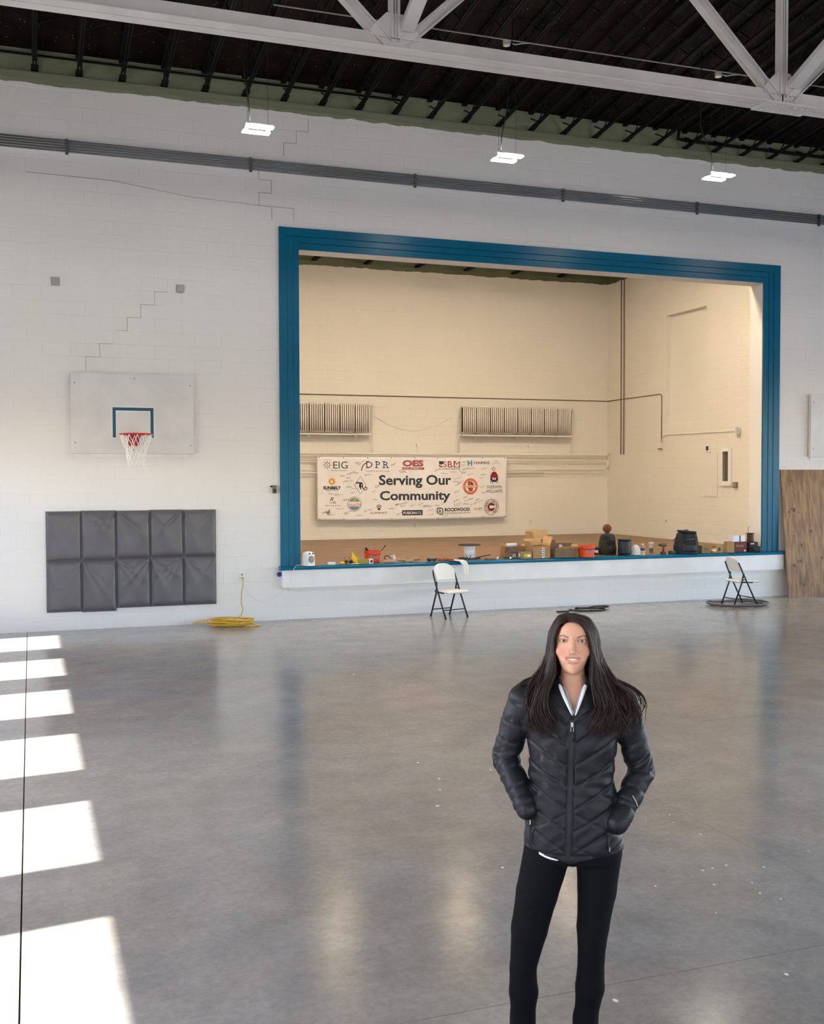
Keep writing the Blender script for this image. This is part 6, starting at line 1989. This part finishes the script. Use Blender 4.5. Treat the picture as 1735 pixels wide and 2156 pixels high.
MB().tube([(zx(1.33) - .004, yz - .014, 1.322), (zx(1.33) - .005, yz - .014, 1.306), (zx(1.33) + .005, yz - .014, 1.306), (zx(1.33) + .004, yz - .014, 1.322)], .0014, 6).build('zip_ring', mSil, jacket, world=False)
MB().tube([(zx(1.33), yz - .014, 1.306), (zx(1.33) + .002, yz - .013, 1.285), (zx(1.33) + .003, yz - .012, 1.272)], [.003, .0045, .004], 8).build('zip_pull', mZip, jacket, world=False, smooth=True)
for s in (-1, 1):
    xx = s * .150 if s < 0 else .128
    za, zb = (.880, .985) if s < 0 else (.875, .945)
    front_strip('pocket_zip', mZip, lambda z_: xx + .06 * (z_ - .9) * -s, za, zb, .008, .004, 14)
    zt = zb if s < 0 else za + .02
    MB().tube([(xx + .002, front_y(xx, zt) - .006, zt), (xx + .002, front_y(xx, zt) - .006, zt - .016)], .0022, 6).build('pocket_pull', mSil, jacket, world=False)
# reflective logo streak on the sleeve by the wrist
a, b, c = [Vector(p) for p in ARMS[1]]
q0 = b + (c - b) * .62
nn = Vector((.55, -.75, .25)).normalized()
MB().tube([q0 + nn * .053 + Vector((-.012, 0, .026)), q0 + nn * .054 + Vector((-.002, 0, .008)), q0 + nn * .053 + Vector((.006, 0, -.012))], .0016, 5).build('sleeve_mark', M('reflective print', S(170, 168, 170), .4), jacket, world=False)

# --- shirt: grey front with a white collar, a white tail under the hem
sf_ = Field(np.arange(-.10, .101, .005), np.arange(-.13, .11, .005), np.arange(1.28, 1.47, .005))
sf_.full(lambda x, y, z: np.maximum(torso_d(x, y, z, -.014), np.maximum(z - 1.452, 1.29 - z)))
sf_.full(lambda x, y, z: np.sqrt(x ** 2 + ((y - .016) / 1.08) ** 2) - .053, .004, 'sub')
sf_.full(lambda x, y, z: np.maximum(np.abs(x - .004) - (z - 1.365) * .34, np.maximum(y + .02, 1.365 - z)), .003, 'sub')
V, F = sf_.mesh()
shirt = field_object('shirt', V, F, M('pale grey shirt', S(190, 186, 184), .8), person)
mShirtW = M('white shirt collar', (.80, .80, .80, 1), .75)
for s in (-1, 1):
    pts = [(s * .048, .000, 1.474), (s * .043, -.040, 1.466), (s * .029, -.071, 1.434), (s * .014 + .003, -.091, 1.396), (s * .003 + .004, -.103, 1.362)]
    mb = MB()
    vs = []
    for i, p_ in enumerate(pts):
        w_ = (.010, .013, .013, .010, .004)[i]
        o_ = Vector((s * .6, -.35, -.45)).normalized()
        vs += [p_, tuple(Vector(p_) + o_ * w_ * .6 + Vector((0, -.008, .002))), tuple(Vector(p_) + o_ * w_ + Vector((0, -.003, -.004)))]
    mb.add(vs, [(3 * i + j, 3 * i + j + 1, 3 * i + j + 4, 3 * i + j + 3) for i in range(4) for j in range(2)])
    o = mb.build('collar', mShirtW, shirt, world=False, smooth=True)
    sb = o.modifiers.new('s', 'SUBSURF'); sb.levels = sb.render_levels = 2
    o.modifiers.new('t', 'SOLIDIFY').thickness = .002
MB().box((.004, -.104, 1.358), (.010, .006, .010)).build('button', mZip, shirt, world=False, bevel=.002)
tl = []
for i in range(13):
    x_ = -.118 + .068 * i / 12
    y_ = front_y(x_, .868) + .014
    d_ = .006 * math.sin(PI * i / 12)
    tl += [(x_, y_, float(hem(np.array(x_))) + .012), (x_, y_ - .001, float(hem(np.array(x_))) - .002 - d_)]
MB().add(tl, [(2 * i, 2 * i + 1, 2 * i + 3, 2 * i + 2) for i in range(12)]).build('shirt_tail', mShirtW, shirt, world=False, smooth=True, fix=False)

# --- leggings and boots
lf = Field(np.arange(-.26, .225, .0065), np.arange(-.14, .155, .0065), np.arange(.06, .935, .0075))
lf.full(lambda x, y, z: np.maximum(torso_d(x, y, np.maximum(z, .82) + 0 * x, -.022), np.maximum(.82 - z, z - .92)))
lf.ell((0, .012, .845), (.160, .098, .060), .04)
for s in (-1, 1):
    L = LEGS[s]
    for a, b in zip(L, L[1:]):
        lf.cone(a[:3], b[:3], a[3], b[3], .008, sy=1.06)
    lf.cone((L[5][0], L[5][1], .21), (L[5][0], L[5][1], .13), .0435, .047, .02)
lf.ell((.0, .0, .70), (.004, .2, .055), .03, 'sub')
lf.full(lambda x, y, z: .115 - z + 0 * x + 0 * y, 0, 'sub') if False else None
lf.d = np.maximum(lf.d, (.125 - lf.z)[None, None, :])
V, F = lf.mesh()
V = relax(V, F, 4)
mLegg = M('black jersey', S(10, 10, 13), .8, spec=.18)
field_object('leggings', V, F, mLegg, person)['label'] = 'tight black leggings'
mBoot = M('black boot leather', S(30, 28, 28), .5)
for s in (-1, 1):
    f0 = LEGS[s][-1]
    xs0 = f0[0]
    bt = Field(np.arange(xs0 - .09, xs0 + .095, .006), np.arange(f0[1] - .23, f0[1] + .10, .006), np.arange(-.012, .24, .006))
    bt.cone((xs0, f0[1] + .005, .21), (xs0, f0[1] + .01, .06), .043, .043, .02)
    bt.cone((xs0, f0[1] + .015, .05), (xs0 + s * .03, f0[1] - .15, .036), .044, .040, .03)
    bt.d = np.maximum(bt.d, (.012 - bt.z)[None, None, :])
    V, F = bt.mesh()
    V = relax(V, F, 3)
    bo = field_object('boot', V, F, mBoot, person)
    MB().prism([(xs0 + s * .03 * t_ + rr_ * math.cos(g_), f0[1] + .015 - .165 * t_ + rr_ * math.sin(g_)) for t_, rr_, g_ in [(0, .046, g) for g in np.linspace(0, PI, 9)] + [(1, .042, g) for g in np.linspace(PI, 2 * PI, 9)]], 0, .016, 'z').build('sole', mBlk, bo, world=False)

# --- hair: many tapering locks from a parting, over a close cap
rh = random.Random(17)
hv, hf_, ht = [], [], []
def lock(pts, r0, tone, wave=0, ph=0, n=30, flat=.55):
    P = smooth_path([Vector(p) for p in pts], max(2, n // (len(pts) - 1)))
    k = len(P)
    mb = MB()
    out = []
    rad = []
    for i, p_ in enumerate(P):
        t_ = i / (k - 1)
        a_ = wave * max(0, t_ - .35) / .65 * (1 + .8 * t_)
        out.append(p_ + Vector((math.sin(t_ * 15 + ph) * a_, math.cos(t_ * 13 + ph * 1.7) * a_ * .6, 0)))
        rad.append(r0 * (.75 + .5 * math.sin(PI * min(1, t_ * 1.1))) * (1 if t_ < .72 else max(.08, (1 - t_) / .28) ** .8))
    mb.tube(out, rad, 6, flat=flat)
    o = len(hv)
    hv.extend(mb.v); hf_.extend([tuple(i + o for i in q) for q in mb.f]); ht.extend([tone] * len(mb.v))
dark, mid, lite = np.array(S(30, 20, 18)[:3]), np.array(S(50, 33, 27)[:3]), np.array(S(88, 62, 50)[:3])
def tone():
    q = rh.random()
    return dark * (1 - q) + mid * q if q < .86 else mid * (1 - (q - .86) * 4) + lite * (q - .86) * 4
def H(p): return hd(p)
px_ = -.020
for s in (-1, 1):
    for i in range(600):
        a = (i + rh.random()) / 600            # 0 front .. 1 back
        b = rh.random()
        j = lambda m: rh.uniform(-m, m)
        g = .0035
        y0 = -.064 + .145 * a
        zt = 1.622 + .0865 * math.sqrt(max(.05, 1 - ((y0 - .016) / .098) ** 2 - (px_ / .08) ** 2))
        p0 = H((px_ + s * .0003, y0, zt + j(.001)))
        w1 = math.sqrt(max(.1, 1 - ((y0 - .016) / .104) ** 2))
        if s < 0:
            fr1, fr2, fr3 = (-.046, -.0705, 1.668), (-.0665, -.066, 1.620), (-.0690, -.062, 1.565)
            ex = .0785
        else:
            fr1, fr2, fr3 = (.014, -.082, 1.676), (.052, -.0755, 1.640), (.0660, -.068, 1.580)
            ex = .085
        q1 = (s * .054 * w1 + j(.003), y0, 1.688)
        q2 = (s * (ex * w1 + .004) + j(.004), y0 * .95, 1.628)
        q3 = (s * ((ex + .010) * max(.75, w1)) + j(.006), y0 * .9, 1.565)
        f = max(0, 1 - a / .30)
        bl = lambda u, v: tuple(u[k] * f + v[k] * (1 - f) + j(.002) for k in range(3))
        p1, p2, p3 = H(bl(fr1, q1)), H(bl(fr2, q2)), H(bl(fr3, q3))
        if a < .66:
            back = a / .66
            x4 = s * (.066 + .034 * back + (.016 * b if s < 0 else .030 * b))
            p4 = (x4 + j(.006), -.062 + .070 * back, 1.500 + j(.01))
            x5 = s * (.075 + .035 * back + (.045 if s < 0 else .065) * b)
            p5 = (x5 + j(.008), -.095 + .05 * back, 1.420 + j(.01))
            x6 = s * (.070 + .015 * back + (.075 if s < 0 else .105) * b)
            p6 = (x6 + j(.01), -.128 + .028 * back * b + .012 * b, 1.350 + j(.012))
            ze = rh.uniform(1.275, 1.325)
            x7 = s * (.068 + .090 * b + (.0 if s < 0 else .028 * b)) + j(.014)
            p7 = (x7, -.134 + .035 * b * b + j(.004), ze + (.0 if b < .8 else .01))
            pts = [p0, p1, p2, p3, p4, p5, p6, p7]
        else:
            back = (a - .66) / .34
            x4 = s * (.085 - .05 * back)
            p4 = (x4 + j(.006), .07 + .04 * back, 1.50)
            x5 = s * (.13 * (1 - .6 * back) + .06 * b * (1 - back))
            if s > 0 and back < .5: x5 += .035
            p5 = (x5 + j(.01), .06 + .05 * back, 1.43)
            p6 = (x5 * 1.15 + s * .02 * b + j(.01), .085 + .05 * back, 1.36)
            p7 = (x5 * 1.1 + s * .03 * b + j(.015), .11 + .04 * back, 1.29 + j(.02))
            pts = [p0, p1, p2, p3, p4, p5, p6, p7]
        lock(pts, rh.uniform(.0020, .0040), tone(), rh.uniform(.005, .015), 2.4 * math.sin(7 * a + 3 * b) + rh.uniform(-.6, .6) + s, 35, .75)
    # strands lying over the shoulder
    for i in range(46 if s > 0 else 26):
        b = rh.random(); j = lambda m: rh.uniform(-m, m)
        st0 = H((s * .088, .03 + j(.02), 1.60))
        if s > 0:
            pts = [st0, (s * (.112 + j(.008)), .01, 1.525), (s * (.150 + j(.01)), -.01 - .03 * b, 1.470), (s * (.185 + .03 * b), -.035 - .03 * b, 1.428), (s * (.198 + .036 * b), -.052 - .02 * b, 1.365), (s * (.170 + .06 * b), -.075, 1.295 + j(.02))]
        else:
            pts = [st0, (s * (.098 + j(.006)), .02, 1.525), (s * (.125 + j(.01)), .015, 1.480), (s * (.160 + .02 * b), .005, 1.455), (s * (.185 + .02 * b), .02, 1.420)]
        lock(pts, rh.uniform(.0025, .0045), tone(), rh.uniform(.003, .008), rh.uniform(0, 6), 30)
    for i in range(9):       # loose flyaway hairs
        j = lambda m: rh.uniform(-m, m)
        lock([H((s * .085, .0 + j(.03), 1.60 + j(.03))), (s * (.105 + j(.01)), 0 + j(.03), 1.53), (s * (.125 + .03 * rh.random()), -.02 + j(.03), 1.47), (s * (.14 + .07 * rh.random()), -.05 + j(.02), 1.40)], .0009, mid, .008, rh.uniform(0, 6), 24)
hm = bpy.data.meshes.new('hair')
hm.from_pydata(hv, [], hf_)
hm.polygons.foreach_set('use_smooth', [True] * len(hm.polygons))
ca = hm.color_attributes.new('tone', 'FLOAT_COLOR', 'POINT')
ca.data.foreach_set('color', np.concatenate([np.array(ht), np.ones((len(ht), 1))], 1).astype(np.float32).ravel())
mHair = toned('dark brown hair', .5, .28)
hm.materials.append(mHair)
hair = bpy.data.objects.new('hair', hm)
col.objects.link(hair)
hair.parent = person
hair['label'] = 'long wavy dark brown hair parted off centre'
# close cap under the locks
cf = Field(np.arange(-.10, .101, .004), np.arange(-.12, .15, .004), np.arange(1.42, 1.74, .004))
RT = [[1, 0, 0], [0, ct, -st_], [0, st_, ct]]
cf.ell(hd((0, .018, 1.622)), (.0755, .0950, .0850), 0, 'add', RT)
cf.cone((0, .075, 1.60), (0, .075, 1.44), .055, .05, .03)
for s in (-1, 1):
    cf.cone(hd((s * .062, .035, 1.60)), (s * .070, .030, 1.46), .024, .022, .02)
def face_cut(x, y, z):
    yy, zz = y - PIV[1], z - PIV[2]
    uy = PIV[1] + yy * ct - zz * st_; uz = PIV[2] + yy * st_ + zz * ct
    top = 1.668 - np.where(x < px_, .9 * np.abs(x - px_) ** 1.0 * .55, .5 * np.abs(x - px_))
    return np.maximum(np.maximum(uz - top, uy + .012 + 0 * x), np.abs(x) - .0685)
cf.full(face_cut, .006, 'sub')
V, F = cf.mesh()
V = relax(V, F, 2)
field_object('hair_cap', V, F, mHair, hair, colour=np.tile(dark, (len(V), 1)))
